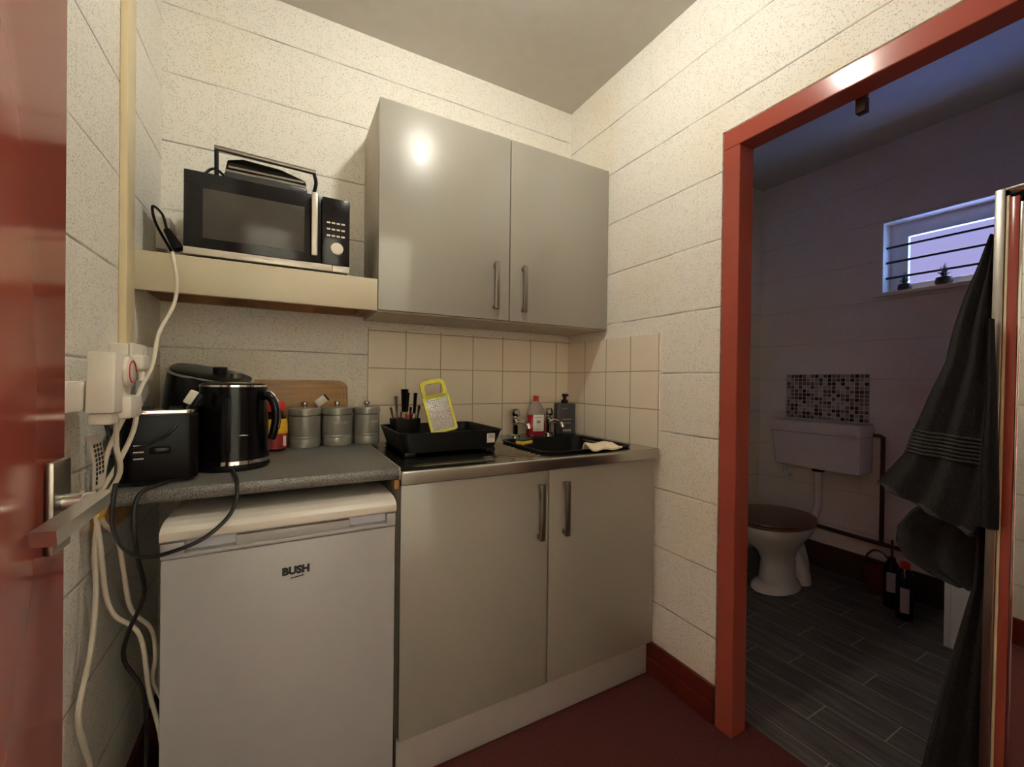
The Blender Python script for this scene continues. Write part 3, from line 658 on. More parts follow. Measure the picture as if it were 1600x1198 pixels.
# grater
gt = T('grater', 'flat metal grater in a lime green frame, leaning in the dish rack', 'grater', (-0.80, -0.33, ST+0.06))
gm = Matrix(((0.976, -0.21, 0.0), (-0.06, -0.28, -0.958), (0.205, 0.937, -0.285))).to_4x4()   # columns: width, length, normal
X = Vector((0.972, -0.03, 0.20)).normalized(); Y = Vector((-0.30, 0.30, 0.905)).normalized(); Z = X.cross(Y).normalized(); Y = Z.cross(X)
gm = Matrix((X, Y, Z)).transposed().to_4x4(); gm.translation = Vector((-0.785, -0.345, 0.967))
fo = rrect(0, 0.095, 0.098, 0.195, 0.016); fi = rrect(0, 0.066, 0.080, 0.118, 0.006); hi = rrect(0, 0.157, 0.066, 0.042, 0.012)
def ring(outer, inner, z0, z1): return [[(p[0],p[1],z0) for p in outer],[(p[0],p[1],z1) for p in outer],[(p[0],p[1],z1) for p in inner],[(p[0],p[1],z0) for p in inner],[(p[0],p[1],z0) for p in outer]]
fo1 = rrect(0, 0.066, 0.098, 0.136, 0.010); fo2 = rrect(0, 0.157, 0.092, 0.070, 0.020)
gt.part('frame', MB().loft(ring(fo1, fi, -0.004, 0.004), cap=False, mat=gm).loft(ring(fo2, hi, -0.004, 0.004), cap=False, mat=gm), 'lime')
M['grater_steel'] = block_ = None
g9 = G('punched_steel'); v9, _ = g9.xyz(); vv = g9.n('ShaderNodeTexVoronoi'); vv.inputs['Scale'].default_value = 330; g9.nt.links.new(v9, vv.inputs['Vector'])
g9.set(g9.b.inputs['Base Color'], g9.mix(g9.ramp(vv.outputs['Distance'], 0.2, 0.6), C(110,102,98), C(176,168,160))); g9.bump(vv.outputs['Distance'], 0.6, 0.002); M['grater_steel'] = g9.fin(0.3, 0.8)
gp = MB().box(-0.041, 0.041, 0.006, 0.126, -0.001, 0.001, mat=gm)
gt.part('blade_plate', gp, 'grater_steel')
tt = MB()
for i in range(9):
    for j in range(7):
        xx = -0.034 + i*0.0085 + (j % 2)*0.003; yy = 0.070 + j*0.0082
        tt.cyl(gm @ Vector((xx, yy, 0.0)), gm @ Vector((xx, yy+0.001, 0.0035)), 0.0026, 6, 0.0014)
for i in range(12):
    for j in range(7):
        xx = -0.036 + i*0.0065; yy = 0.012 + j*0.0075
        tt.cyl(gm @ Vector((xx, yy, 0.0)), gm @ Vector((xx, yy, 0.002)), 0.0014, 5, 0.0006)
gt.part('teeth', tt, 'steel', parent=None, smooth=0)

# ------------------------------------------------------------------ worktop things
WT = 0.9055
# chopping board leaning on the wall
bp = rrect(0, 0.118, 0.40, 0.236, 0.035, 6)
bm_ = Matrix.Translation((-1.268, -0.028, WT)) @ Matrix.Rotation(math.radians(90-4), 4, 'X')
bd = MB(); bd.loft([[(p[0],p[1],z) for p in rrect(0, 0.118, 0.40*q, 0.236*q, 0.035, 6)] for z, q in ((-0.009,0.985),(-0.007,1.0),(0.006,1.0),(0.008,0.985),(0.008,0.94),(0.0065,0.93),(0.0065,0.91),(0.008,0.90))], mat=bm_)
single('chopping_board', bd, 'bamboo', 'bamboo chopping board with rounded corners leaning on the wall behind the canisters', 'chopping board', (-1.268, -0.02, WT))
# canisters
def canister(x, y, rr, label, txt=None, ang=0, wav=0):
    t = T('canister', label, 'canister', (x, y, WT), 'grey storage canisters in a row')
    t.part('tin', MB().lathe([(0,0),(rr*0.98,0),(rr,0.003),(rr,0.029),(rr*0.985,0.031),(rr,0.033),(rr,0.038),(rr*0.985,0.040),(rr,0.042),(rr,0.110),(rr*0.90,0.1115),(rr*0.90,0.118),(0,0.118)], (x,y,WT), 40), 'can', smooth=30)
    ld = t.part('lid', MB().lathe([(0,0.1155),(rr*0.905,0.1155),(rr*1.04,0.1155),(rr*1.04,0.134),(rr*1.0,0.137),(0,0.139)], (x,y,WT), 40), 'can', smooth=30)
    t.part('knob', MB().lathe([(0,0.138),(0.006,0.138),(0.006,0.145),(0.011,0.150),(0.010,0.158),(0,0.160)], (x,y,WT), 16), 'metal', parent=ld)
    if txt:
        a = math.radians(ang); wdt = 0.0082; n = len(txt); mb = MB()
        for i, ch in enumerate(txt):
            th = a + (i-(n-1)/2)*wdt/rr
            d2 = Vector((math.sin(th), -math.cos(th), 0)); tx = Vector((math.cos(th), math.sin(th), 0))
            lt = text_mb(ch, 0.0125, Vector((x,y,WT+0.080)) + d2*(rr+0.0002), tx, (0,0,1), 0.0004)
            me = bpy.data.meshes.new('_l'); lt.bm.to_mesh(me); lt.bm.free(); mb.bm.from_mesh(me); bpy.data.meshes.remove(me)
        t.part('lettering', mb, 'can_line', smooth=0)
canister(-1.219, -0.092, 0.052, 'grey lidded canister beside the red-capped coffee jar, leftmost of three')
canister(-1.1115, -0.086, 0.052, 'grey lidded canister in the middle of the row of three', 'COFFEE', 10)
canister(-1.0065, -0.083, 0.0475, 'grey lidded canister nearest the dish rack', 'SUGAR', 26)
cd = T('sachet', 'small white and black sachet tilted between canister lids and board', 'packet', (-1.155,-0.062,1.05))
mt = Matrix.Translation((-1.163,-0.052,1.066)) @ Matrix.Rotation(math.radians(-38), 4, 'Y')
cd.part('packet', MB().box(-0.022,0.018,-0.006,0.006,-0.014,0.014,0.001,mat=mt), 'paper')
cd.part('dark_end', MB().box(0.0182,0.024,-0.006,0.006,-0.014,0.014,0.001,mat=mt), 'black')
# coffee jar
j = T('coffee_jar', 'coffee jar with red lid and yellow and red label beside the kettle', 'jar', (-1.312, -0.145, WT))
P0 = (-1.312, -0.145, WT+0.001)
j.part('glass', MB().lathe([(0,0),(0.030,0),(0.036,0.006),(0.038,0.05),(0.038,0.09),(0.034,0.108),(0.026,0.122),(0.025,0.130),(0,0.130)], P0, 32), 'coffee')
j.part('lid', MB().lathe([(0,0.1305),(0.030,0.1305),(0.031,0.134),(0.031,0.158),(0.028,0.162),(0,0.162)], P0, 32), 'red_plastic')
j.part('label_top', MB().lathe([(0.0385,0.058),(0.0392,0.058),(0.0392,0.088),(0.0355,0.106),(0.0345,0.106),(0.0383,0.088)], P0, 32).lathe([(0.001,0.07),(0.002,0.07),(0.002,0.071)], P0, 6), 'jar_yellow')
lb = j.part('label_bottom', MB().lathe([(0.0366,0.008),(0.0374,0.008),(0.0392,0.030),(0.0392,0.0575),(0.0385,0.0575)], P0, 32), 'jar_red')
j.part('label_panel', MB().box(-0.006,0.006,-0.0405,-0.0392,0.016,0.050,0.0004, mat=Matrix.Translation(P0) @ Matrix.Rotation(math.radians(48),4,'Z')), 'paper', parent=lb)
# kettle
kx, ky, kr = -1.405, -0.392, 0.084
t = T('kettle', 'tall black kettle with chrome bands beside the toaster', 'kettle', (kx, ky, WT))
t.part('power_base', MB().lathe([(0,0),(kr*1.0,0),(kr*1.02,0.005),(kr*1.0,0.014),(0,0.016)], (kx,ky,WT), 40), 'black')
t.part('body', MB().lathe([(0,0.017),(kr*1.0,0.017),(kr*0.99,0.036),(kr*0.965,0.12),(kr*0.93,0.217),(0,0.217)], (kx,ky,WT), 48), 'black_gloss')
t.part('base_band', MB().lathe([(0.02,0.0165),(kr*1.015,0.0165),(kr*1.01,0.026),(0.02,0.026)], (kx,ky,WT), 48), 'chrome')
t.part('top_band', MB().lathe([(0.02,0.2175),(kr*0.95,0.2175),(kr*0.945,0.2225),(0.02,0.2225)], (kx,ky,WT), 48), 'chrome')
lid = t.part('lid', MB().lathe([(0,0.223),(kr*0.90,0.223),(kr*0.88,0.2265),(kr*0.6,0.229),(0,0.230)], (kx,ky,WT), 48), 'black_gloss')
hdx = Vector((0.86, -0.51, 0))
H = lambda a, z: Vector((kx, ky, WT+z)) + hdx*a
t.part('handle', MB().tube([H(0.070,0.190),H(0.094,0.194),H(0.112,0.172),H(0.117,0.135),H(0.110,0.095),H(0.104,0.078)], 0.0115, 10, r2=0.010), 'black_gloss')
t.part('handle_trim', MB().tube([H(0.083,0.2045),H(0.100,0.205),H(0.1215,0.178),H(0.1285,0.137),H(0.124,0.105)], 0.0026, 6), 'chrome')
sp_ = -hdx
t.part('spout', MB().prism([(0.060,0.150),(0.093,0.206),(0.098,0.217),(0.060,0.217)], 1, -0.020, 0.020, 0.003, mat=Matrix.Translation((kx,ky,WT)) @ Matrix.Rotation(math.atan2(sp_.y, sp_.x), 4, 'Z')), 'black_gloss')
d2 = Vector((0.30,-0.954,0)); tx = Vector((0.954,0.30,0))
t.part('maker_mark', MB().tube([Vector((kx,ky,WT+0.092)) + Vector((math.sin(a_),-math.cos(a_),0))*(kr*0.976) for a_ in (0.22,0.30,0.38,0.46)], 0.0015, 6), 'chrome')
t.part('water_gauge', MB().box(-0.006,0.006,-0.004,0.0,0.05,0.19,0.001,mat=Matrix.Translation((kx,ky,WT)) @ Matrix.Rotation(math.radians(-4),4,'Z') @ Matrix.Translation((0,-kr*0.955,0))), 'black_satin')
# air fryer
ax, ay = -1.478, -0.178
t = T('air_fryer', 'black air fryer with a silver rim behind the kettle and toaster', 'air fryer', (ax, ay, WT))
def af_rings():
    R = []
    for z, sx, sy in ((0.0,0.095,0.095),(0.01,0.108,0.108),(0.06,0.122,0.120),(0.12,0.124,0.120),(0.18,0.116,0.110),(0.235,0.106,0.096)):
        ring = []
        for k2 in range(40):
            a_ = 2*math.pi*k2/40; ca, sa = math.cos(a_), math.sin(a_)
            ex = abs(ca)**0.62*math.copysign(1, ca); ey = abs(sa)**0.62*math.copysign(1, sa)
            tilt = (z/0.235)**3
            ring.append((ax+ex*sx, ay+ey*sy, WT+z + tilt*(0.010 + (-ex*0.022 + ey*0.018))))
        R.append(ring)
    return R
AR = af_rings()
t.part('body', MB().loft(AR), 'black_gloss')
top = AR[-1]; cxm = Vector((ax, ay, sum(p[2] for p in top)/len(top)))
def sc(q, dz): return [tuple(cxm + (Vector(p)-cxm)*q + Vector((0,0,dz))) for p in top]
t.part('rim_band', MB().loft([sc(1.0,0.0002), sc(1.02,0.004), sc(1.02,0.007), sc(0.96,0.008), sc(0.95,0.0002)], cap=False), 'chrome')
t.part('top_panel', MB().loft([sc(0.955,0.001), sc(0.955,0.010), sc(0.80,0.014), sc(0.5,0.015)]), 'toaster_black')
kb = MB()
kb.cyl(cxm+Vector((0.020,-0.02,0.008)), cxm+Vector((0.020,-0.022,0.028)), 0.019, 20)
t.part('dial', kb, 'black')
t.part('dial', MB().cyl(cxm+Vector((0.062,-0.04,-0.004)), cxm+Vector((0.062,-0.042,0.012)), 0.014, 20), 'metal', label='small silver dial')
t.part('front_plate', MB().box(-0.035,0.035,-0.006,0.0,0.150,0.222,0.004,mat=Matrix.Translation((ax,ay,WT)) @ Matrix.Rotation(math.radians(42),4,'Z') @ Matrix.Translation((0,-0.128,0)) @ Matrix.Rotation(math.radians(-6),4,'X')), 'metal', label='brushed grey front plate')
t.part('drawer_handle', MB().box(-0.018,0.018,-0.05,0.0,0.06,0.10,0.008,mat=Matrix.Translation((ax,ay,WT)) @ Matrix.Rotation(math.radians(42),4,'Z') @ Matrix.Translation((0,-0.122,0))), 'black')
# toaster
cxx, cyy = -1.546, -0.462
mt = rz((cxx,cyy,0), 10)
t = T('toaster', 'black two-slot toaster with a chrome top, nearest the wall sockets', 'toaster', (cxx, cyy, WT))
t.part('body', MB().prism([(p[0],p[1]) for p in rrect(cxx, cyy, 0.140, 0.195, 0.022, 5)], 2, WT+0.008, WT+0.156, 0.004, mat=mt), 'toaster_black')
t.part('top_plate', MB().prism(rrect(cxx, cyy, 0.130, 0.185, 0.02, 5), 2, WT+0.1565, WT+0.166, 0.002, mat=mt), 'chrome')
t.part('slot', MB().box(cxx-0.040,cxx-0.014,cyy-0.065,cyy+0.065,WT+0.1662,WT+0.167,mat=mt), 'black')
t.part('slot', MB().box(cxx+0.014,cxx+0.040,cyy-0.065,cyy+0.065,WT+0.1662,WT+0.167,mat=mt), 'black')
t.part('lever', MB().box(cxx-0.018,cxx+0.018,cyy-0.118,cyy-0.098,WT+0.072,WT+0.086,0.004,mat=mt), 'black_gloss')
bt = MB()
for i in range(3): bt.box(cxx-0.045,cxx-0.028,cyy-0.0995,cyy-0.0968,WT+0.060+i*0.0145,WT+0.0625+i*0.0145,mat=mt)
t.part('button_marks', bt, 'metal')
t.part('feet', MB().box(cxx-0.05,cxx+0.05,cyy-0.08,cyy+0.08,WT,WT+0.008,mat=mt), 'black')
# black plug and white plug resting on the toaster
t = T('white_plug', 'white-labelled black plug propped on the toaster against the kettle', 'plug', (-1.476,-0.465,1.08))
mt = Matrix.Translation((-1.4860,-0.478,1.098)) @ Matrix.Rotation(math.radians(28),4,'Y')
t.part('plug_face', MB().box(-0.009,0.009,-0.012,0.006,-0.017,0.017,0.003,mat=mt), 'white_plastic')
t.part('plug_body', MB().box(0.0092,0.020,-0.012,0.010,-0.017,0.015,0.003,mat=mt), 'black')
t.part('cable', MB().tube([(-1.489,-0.486,1.080),(-1.494,-0.52,1.06),(-1.508,-0.566,1.025),(-1.545,-0.575,1.000),(-1.585,-0.575,0.985),(-1.615,-0.575,0.975)], 0.0028), 'cable_black')

# ------------------------------------------------------------------ sockets, adaptors and cables on the left wall
t = T('trunking', 'cream plastic cable trunking running down the left wall', 'trunking', (XL, -0.375, 1.22))
t.part('cover', MB().box(XL+0.0005, XL+0.016, -0.404, -0.342, 1.225, ZC-0.001, 0.002), 'cream_plastic')
t = T('wall_socket', 'white socket box at the foot of the cream trunking', 'socket', (XL, -0.40, 1.18), 'white surface sockets')
t.part('back_box', MB().box(XL+0.0005, XL+0.036, -0.468, -0.288, 1.140, 1.224, 0.003), 'white_plastic')
t.part('face_plate', MB().box(XL+0.0365, XL+0.044, -0.470, -0.286, 1.138, 1.226, 0.003), 'white_plastic')
t.part('switch', MB().box(XL+0.044, XL+0.050, -0.388, -0.376, 1.196, 1.212, 0.001), 'white_plastic')
t = T('wall_socket', 'white socket box behind the red door edge, left of the big adaptor', 'socket', (XL, -0.72, 1.11), 'white surface sockets')
t.part('back_box', MB().box(XL+0.0005, XL+0.036, -0.810, -0.660, 1.086, 1.136, 0.004), 'white_plastic')
t.part('face_plate', MB().box(XL+0.0365, XL+0.044, -0.812, -0.658, 1.084, 1.138, 0.004), 'white_plastic')
t = T('power_adaptor', 'bulky white plug-in adaptor with a red ring printed on its side', 'adaptor', (-1.58, -0.66, 1.13))
t.part('housing', MB().prism([(-0.752,1.080),(-0.700,1.077),(-0.660,1.100),(-0.640,1.165),(-0.660,1.191),(-0.742,1.191)], 0, XL+0.046, XL+0.086, 0.004), 'white_plastic')
rg = t.part('dial_face', MB().lathe([(0,0),(0.029,0),(0.029,0.006),(0.026,0.008),(0,0.008)], (0,0,0), 28, mat=Matrix.Translation((XL+0.0865,-0.684,1.156)) @ Matrix.Rotation(math.radians(90),4,'Y')), 'white_plastic')
t.part('red_ring', MB().tube([(XL+0.0952, -0.684+0.021*math.cos(a_), 1.156+0.021*math.sin(a_)) for a_ in [k2*2*math.pi/20 for k2 in range(18)]], 0.0012, 6), 'red_plastic', parent=rg)
t.part('lower_plug', MB().box(XL+0.058, XL+0.100, -0.708, -0.640, 1.066, 1.110, 0.006), 'white_plastic')
t.part('lower_plug', MB().box(XL+0.046, XL+0.080, -0.740, -0.700, 1.058, 1.079, 0.005), 'white_plastic')
t = T('round_plug', 'white round plug with a cable, plugged in the right socket', 'plug', (XL+0.05,-0.40,1.185))
t.part('plug_body', MB().box(XL+0.0445, XL+0.070, -0.500, -0.440, 1.160, 1.198, 0.008, 3), 'white_plastic')
t.part('sleeve', MB().tube([(XL+0.060,-0.472,1.160),(XL+0.062,-0.476,1.136)], 0.006, 8, smooth=False), 'white_plastic')
# cables (each follows its own path down to the floor)
CW = [
 ('white cable looping from the shelf edge down to the round plug', [(-1.632,-0.026,1.60),(-1.60,-0.10,1.52),(-1.575,-0.20,1.4895),(-1.560,-0.285,1.4905),(-1.553,-0.306,1.465),(-1.545,-0.312,1.41),(-1.551,-0.312,1.345),(-1.574,-0.355,1.26),(-1.572,-0.42,1.18),(-1.576,-0.50,1.12),(-1.580,-0.56,1.065)], 0.0045),
 ('white cable hanging from the big adaptor and dropping behind the batten', [(-1.575,-0.665,1.062),(-1.578,-0.655,1.01),(-1.580,-0.625,0.95),(-1.612,-0.607,0.88),(-1.622,-0.607,0.80),(-1.622,-0.60,0.70),(-1.622,-0.625,0.60),(-1.624,-0.675,0.51),(-1.624,-0.65,0.43),(-1.624,-0.61,0.34),(-1.624,-0.60,0.18),(-1.615,-0.56,0.008)], 0.0046),
 ('thick white cable from the lower plug, nearest the toaster', [(-1.560,-0.594,1.085),(-1.566,-0.600,1.03),(-1.590,-0.606,0.96),(-1.618,-0.612,0.89),(-1.614,-0.606,0.80),(-1.612,-0.585,0.70),(-1.600,-0.575,0.64),(-1.560,-0.565,0.58),(-1.545,-0.560,0.45),(-1.522,-0.565,0.33),(-1.520,-0.565,0.18),(-1.525,-0.565,0.008)], 0.0046),
 ('thin white cable zigzagging in the gap beside the fridge', [(-1.570,-0.600,1.09),(-1.606,-0.606,0.98),(-1.6125,-0.607,0.86),(-1.600,-0.56,0.80),(-1.592,-0.54,0.70),(-1.585,-0.52,0.62),(-1.555,-0.50,0.56),(-1.548,-0.49,0.49),(-1.552,-0.49,0.43),(-1.530,-0.48,0.35),(-1.518,-0.48,0.26),(-1.524,-0.48,0.12),(-1.524,-0.47,0.008)], 0.0045),
]
for lab, pts, rr in CW:
    single('power_cable', MB().tube(pts, rr, 8), 'cable_white', lab, 'cable', pts[0], 'white power cables')
CB = [
 ('black kettle cable looping down in front of the fridge', [(-1.400,-0.478,0.912),(-1.392,-0.53,0.912),(-1.383,-0.59,0.912),(-1.379,-0.625,0.900),(-1.378,-0.655,0.878),(-1.392,-0.672,0.845),(-1.43,-0.682,0.812),(-1.475,-0.685,0.795),(-1.525,-0.672,0.785),(-1.565,-0.65,0.800),(-1.588,-0.635,0.845),(-1.589,-0.630,0.89),(-1.588,-0.618,0.93),(-1.590,-0.606,0.97),(-1.602,-0.60,1.02),(-1.612,-0.60,1.07)], 0.0042),
 ('black toaster cable curling over the worktop edge to the floor', [(-1.515,-0.566,0.911),(-1.530,-0.590,0.912),(-1.552,-0.610,0.900),(-1.560,-0.616,0.86),(-1.556,-0.612,0.78),(-1.548,-0.59,0.68),(-1.575,-0.585,0.60),(-1.582,-0.58,0.54),(-1.552,-0.575,0.46),(-1.546,-0.57,0.34),(-1.550,-0.56,0.20),(-1.550,-0.54,0.008)], 0.0042),
]
for lab, pts, rr in CB:
    single('appliance_cable', MB().tube(pts, rr, 8), 'cable_black', lab, 'cable', pts[0], 'black appliance cables')
t = T('cable_tag', 'white paper warning tag with rows of print hanging below the adaptor', 'tag', (-1.60,-0.69,1.0))
def bent(y0, y1, z0, z1, dx=0.0):
    rings = []
    for i in range(7):
        v = i/6; z = z1 + (z0-z1)*v; bx = -1.602 + 0.004*math.sin(v*3)
        rings.append([(bx+dx, y0+0.02*v, z), (bx+dx, y1+0.02*v, z), (bx+dx-0.0008, y1+0.02*v, z), (bx+dx-0.0008, y0+0.02*v, z)])
    return MB().loft(rings)
tgp = t.part('paper', bent(-0.712, -0.655, 0.930, 1.035), 'paper')
tp = MB()
for i in range(3):
    for k2 in range(7 if i else 9): 
        z = 1.015 - k2*0.009; v = (1.035-z)/0.105
        tp.box(-1.6015+0.004*math.sin(v*3), -1.6005+0.004*math.sin(v*3), -0.700+i*0.015+0.02*v, -0.700+i*0.015+0.006+0.02*v, z-0.003, z+0.003)
t.part('print', tp, 'ink', parent=tgp)
single('tape_wrap', MB().tube([(-1.617,-0.612,0.862),(-1.611,-0.612,0.88),(-1.606,-0.611,0.90)], 0.013, 10, smooth=False, flat=0.8), 'yellow_tape', 'yellow tape wrapped round the white cables beside the worktop', 'tape', (-1.61,-0.61,0.88))
# socket and plug behind the microwave
t = T('wall_socket', 'cream socket box in the corner above the shelf', 'socket', (-1.62,-0.02,1.60), 'white surface sockets')
t.part('back_box', MB().box(XL+0.0005, XL+0.038, -0.075, -0.001, 1.548, 1.648, 0.003), 'white_plastic')
t = T('microwave_plug', 'black moulded plug with a looped cable left of the microwave', 'plug', (-1.60,-0.1,1.56))
mt = Matrix.Translation((-1.572,-0.22,1.545)) @ Matrix.Rotation(math.radians(-28),4,'Y')
t.part('plug_body', MB().box(-0.014,0.014,-0.02,0.02,-0.034,0.030,0.007,mat=mt, taper=(0.6,0.8)), 'black')
t.part('cable', MB().tube([(-1.586,-0.22,1.574),(-1.596,-0.22,1.612),(-1.618,-0.215,1.632),(-1.616,-0.20,1.595),(-1.598,-0.17,1.55),(-1.575,-0.13,1.505),(-1.55,-0.10,1.4905)], 0.0036), 'cable_black')

# ------------------------------------------------------------------ toilet room
# window
wd = struct('window_1', MB().box(1.80, 1.86, WY0, WY1, WZ1-0.045, WZ1, 0.003).box(1.80, 1.86, WY0, WY1, WZ0, WZ0+0.03, 0.003)
    .box(1.80, 1.86, WY1-0.045, WY1, WZ0+0.03, WZ1-0.045, 0.003).box(1.80, 1.86, WY0, WY0+0.045, WZ0+0.03, WZ1-0.045, 0.003), 'frame_white')
struct('window_sash', MB().box(1.785, 1.815, WY0+0.036, WY1-0.036, WZ1-0.086, WZ1-0.036, 0.003).box(1.785, 1.815, WY0+0.036, WY1-0.036, WZ0+0.020, WZ0+0.052, 0.003)
    .box(1.785, 1.815, WY1-0.086, WY1-0.036, WZ0+0.052, WZ1-0.086, 0.003).box(1.785, 1.815, WY0+0.036, WY0+0.086, WZ0+0.052, WZ1-0.086, 0.003), 'frame_white', parent=wd)
struct('window_glass', MB().box(1.797, 1.802, WY0+0.084, WY1-0.084, WZ0+0.050, WZ1-0.084), 'glass', parent=wd)
struct('window_reveal', MB().box(1.702, 1.80, WY1-0.004, WY1-0.0005, WZ0, WZ1).box(1.702, 1.80, WY0+0.0005, WY0+0.004, WZ0, WZ1).box(1.702, 1.80, WY0, WY1, WZ1-0.004, WZ1-0.0005), 'frame_white', parent=wd)
struct('window_sill', MB().box(1.668, 1.80, WY0-0.03, WY1+0.035, WZ0-0.018, WZ0+0.002, 0.003), 'block_plain', parent=wd)
for i, z in enumerate((1.933, 1.848, 1.760)):
    nm = ('topmost', 'middle', 'lowest')[i]
    single('window_bar', MB().cyl((1.745, WY1-0.001, z), (1.745, WY0+0.001, z), 0.0065, 10), 'pot', nm + ' of the three dark bars across the toilet window', 'bar', (1.745, WY1, z), 'dark security bars across the window')
def plant(y, lab, sc_):
    t = T('potted_plant', lab, 'plant', (1.735, y, WZ0+0.002), 'small plants on the window sill')
    t.part('pot', MB().lathe([(0,0),(0.026*sc_,0),(0.034*sc_,0.022*sc_),(0.030*sc_,0.044*sc_),(0.022*sc_,0.048*sc_),(0,0.045*sc_)], (1.735,y,WZ0+0.0025), 18), 'pot')
    lf = MB()
    for i in range(22):
        a_ = i*2.4; hgt = (0.035+0.035*random.random())*sc_; sp2 = 0.028*(1-i/30)*sc_
        p = Vector((1.735, y, WZ0+0.046*sc_)); q = p + Vector((math.cos(a_)*sp2, math.sin(a_)*sp2, hgt*(0.5+i/30)))
        lf.tube([p, p.lerp(q,0.5)+Vector((0,0,0.006)), q], 0.0045*sc_, 5, r2=0.0008, sub=3)
    t.part('leaves', lf, 'leaf')
plant(-0.755, 'smaller potted plant at the left end of the window sill', 0.92)
plant(-0.912, 'larger spiky potted plant on the sill in front of the pane', 1.05)
struct('trim_6', MB().box(1.692, 1.7, -0.618, -0.162, 0.93, 1.215, 0.001), 'mosaic')
# cistern
t = T('cistern', 'pale low-level toilet cistern on the wall under the mosaic', 'cistern', (1.62, -0.40, 0.64))
t.part('tank', MB().prism([(-0.640,0.852),(-0.166,0.852),(-0.182,0.650),(-0.192,0.638),(-0.630,0.638),(-0.640,0.65)], 0, 1.532, 1.699, 0.008), 'cistern')
t.part('lid', MB().prism([(-0.650,0.8525),(-0.156,0.8525),(-0.158,0.905),(-0.166,0.922),(-0.640,0.922),(-0.648,0.905)], 0, 1.518, 1.699, 0.007), 'cistern')
t.part('flush_lever', MB().box(1.500, 1.517, -0.628, -0.540, 0.852, 0.866, 0.003).cyl((1.50,-0.60,0.858),(1.533,-0.60,0.858),0.006), 'cistern')
t.part('flush_pipe', MB().tube([(1.615,-0.398,0.640),(1.615,-0.398,0.50),(1.610,-0.398,0.40),(1.570,-0.396,0.335),(1.46,-0.392,0.320),(1.40,-0.39,0.320)], 0.022, 14), 'cistern')
t.part('pipe_nut', MB().lathe([(0,0),(0.034,0),(0.034,-0.022),(0,-0.022)], (1.615,-0.398,0.6375), 8), 'black')
t = T('overflow_pipe', 'white pipe stub on the wall under the left end of the cistern', 'pipe', (1.66, -0.15, 0.54))
t.part('elbow', MB().tube([(1.698,-0.195,0.548),(1.66,-0.192,0.545),(1.652,-0.185,0.575),(1.652,-0.185,0.630)], 0.011, 10), 'cistern')
# toilet pan
t = T('toilet', 'white ceramic toilet with a dark wooden seat and lid', 'toilet', (1.2, -0.39, 0))
def egg(cx, a, b, front, n=36, y=-0.39, z=0):
    out = []
    for k2 in range(n):
        th = 2*math.pi*k2/n; c_ = math.cos(th); s_ = math.sin(th)
        out.append((cx - (a if c_ > 0 else front)*0 - c_*(front if c_ > 0 else a), y + b*s_, z))
    return out
pan = MB().loft([egg(1.19,0.17,0.105,0.17,z=0.001), egg(1.19,0.165,0.100,0.165,z=0.02), egg(1.20,0.13,0.078,0.125,z=0.05), egg(1.20,0.125,0.072,0.11,z=0.16),
    egg(1.19,0.15,0.085,0.13,z=0.21), egg(1.17,0.19,0.125,0.19,z=0.27), egg(1.165,0.215,0.168,0.225,z=0.33), egg(1.165,0.225,0.182,0.235,z=0.365), egg(1.165,0.22,0.18,0.23,z=0.378),
    egg(1.165,0.17,0.135,0.185,z=0.378), egg(1.165,0.14,0.11,0.15,z=0.30), egg(1.165,0.05,0.04,0.05,z=0.22)])
t.part('pan', pan, 'ceramic')
t.part('trap', MB().tube([(1.27,-0.39,0.16),(1.32,-0.42,0.15),(1.345,-0.445,0.06),(1.35,-0.45,0.004)], 0.044, 16).tube([(1.33,-0.39,0.30),(1.38,-0.39,0.22),(1.42,-0.40,0.10),(1.42,-0.40,0.004)], 0.045, 16), 'ceramic')
st = t.part('seat', MB().loft([egg(1.16,0.22,0.187,0.245,z=0.380), egg(1.16,0.225,0.192,0.25,z=0.386), egg(1.16,0.22,0.188,0.245,z=0.394), egg(1.16,0.20,0.165,0.22,z=0.394)]), 'toilet_wood')
t.part('lid', MB().loft([egg(1.16,0.225,0.190,0.245,z=0.396), egg(1.16,0.232,0.197,0.252,z=0.402), egg(1.16,0.228,0.194,0.248,z=0.411), egg(1.16,0.20,0.165,0.22,z=0.417), egg(1.16,0.05,0.04,0.05,z=0.418)]), 'toilet_wood')
t.part('hinge', MB().cyl((1.385,-0.46,0.40),(1.385,-0.44,0.40),0.010).cyl((1.385,-0.34,0.40),(1.385,-0.32,0.40),0.010), 'chrome')
# pipes on the wall
single('supply_pipe', MB().tube([(1.672,-0.650,0.862),(1.672,-0.672,0.862),(1.672,-0.689,0.856),(1.672,-0.693,0.840),(1.672,-0.693,0.60),(1.672,-0.693,0.27)], 0.011, 10, sub=4), 'pipe_brown', 'dark brown vertical supply pipe to the right of the cistern', 'pipe', (1.672,-0.68,0.25), 'dark brown pipes on the wall')
single('supply_pipe', MB().cyl((1.675,-0.02,0.268), (1.675,-1.90,0.236), 0.012, 10), 'pipe_brown', 'dark brown horizontal pipe running low along the toilet wall', 'pipe', (1.675,-0.35,0.27), 'dark brown pipes on the wall')
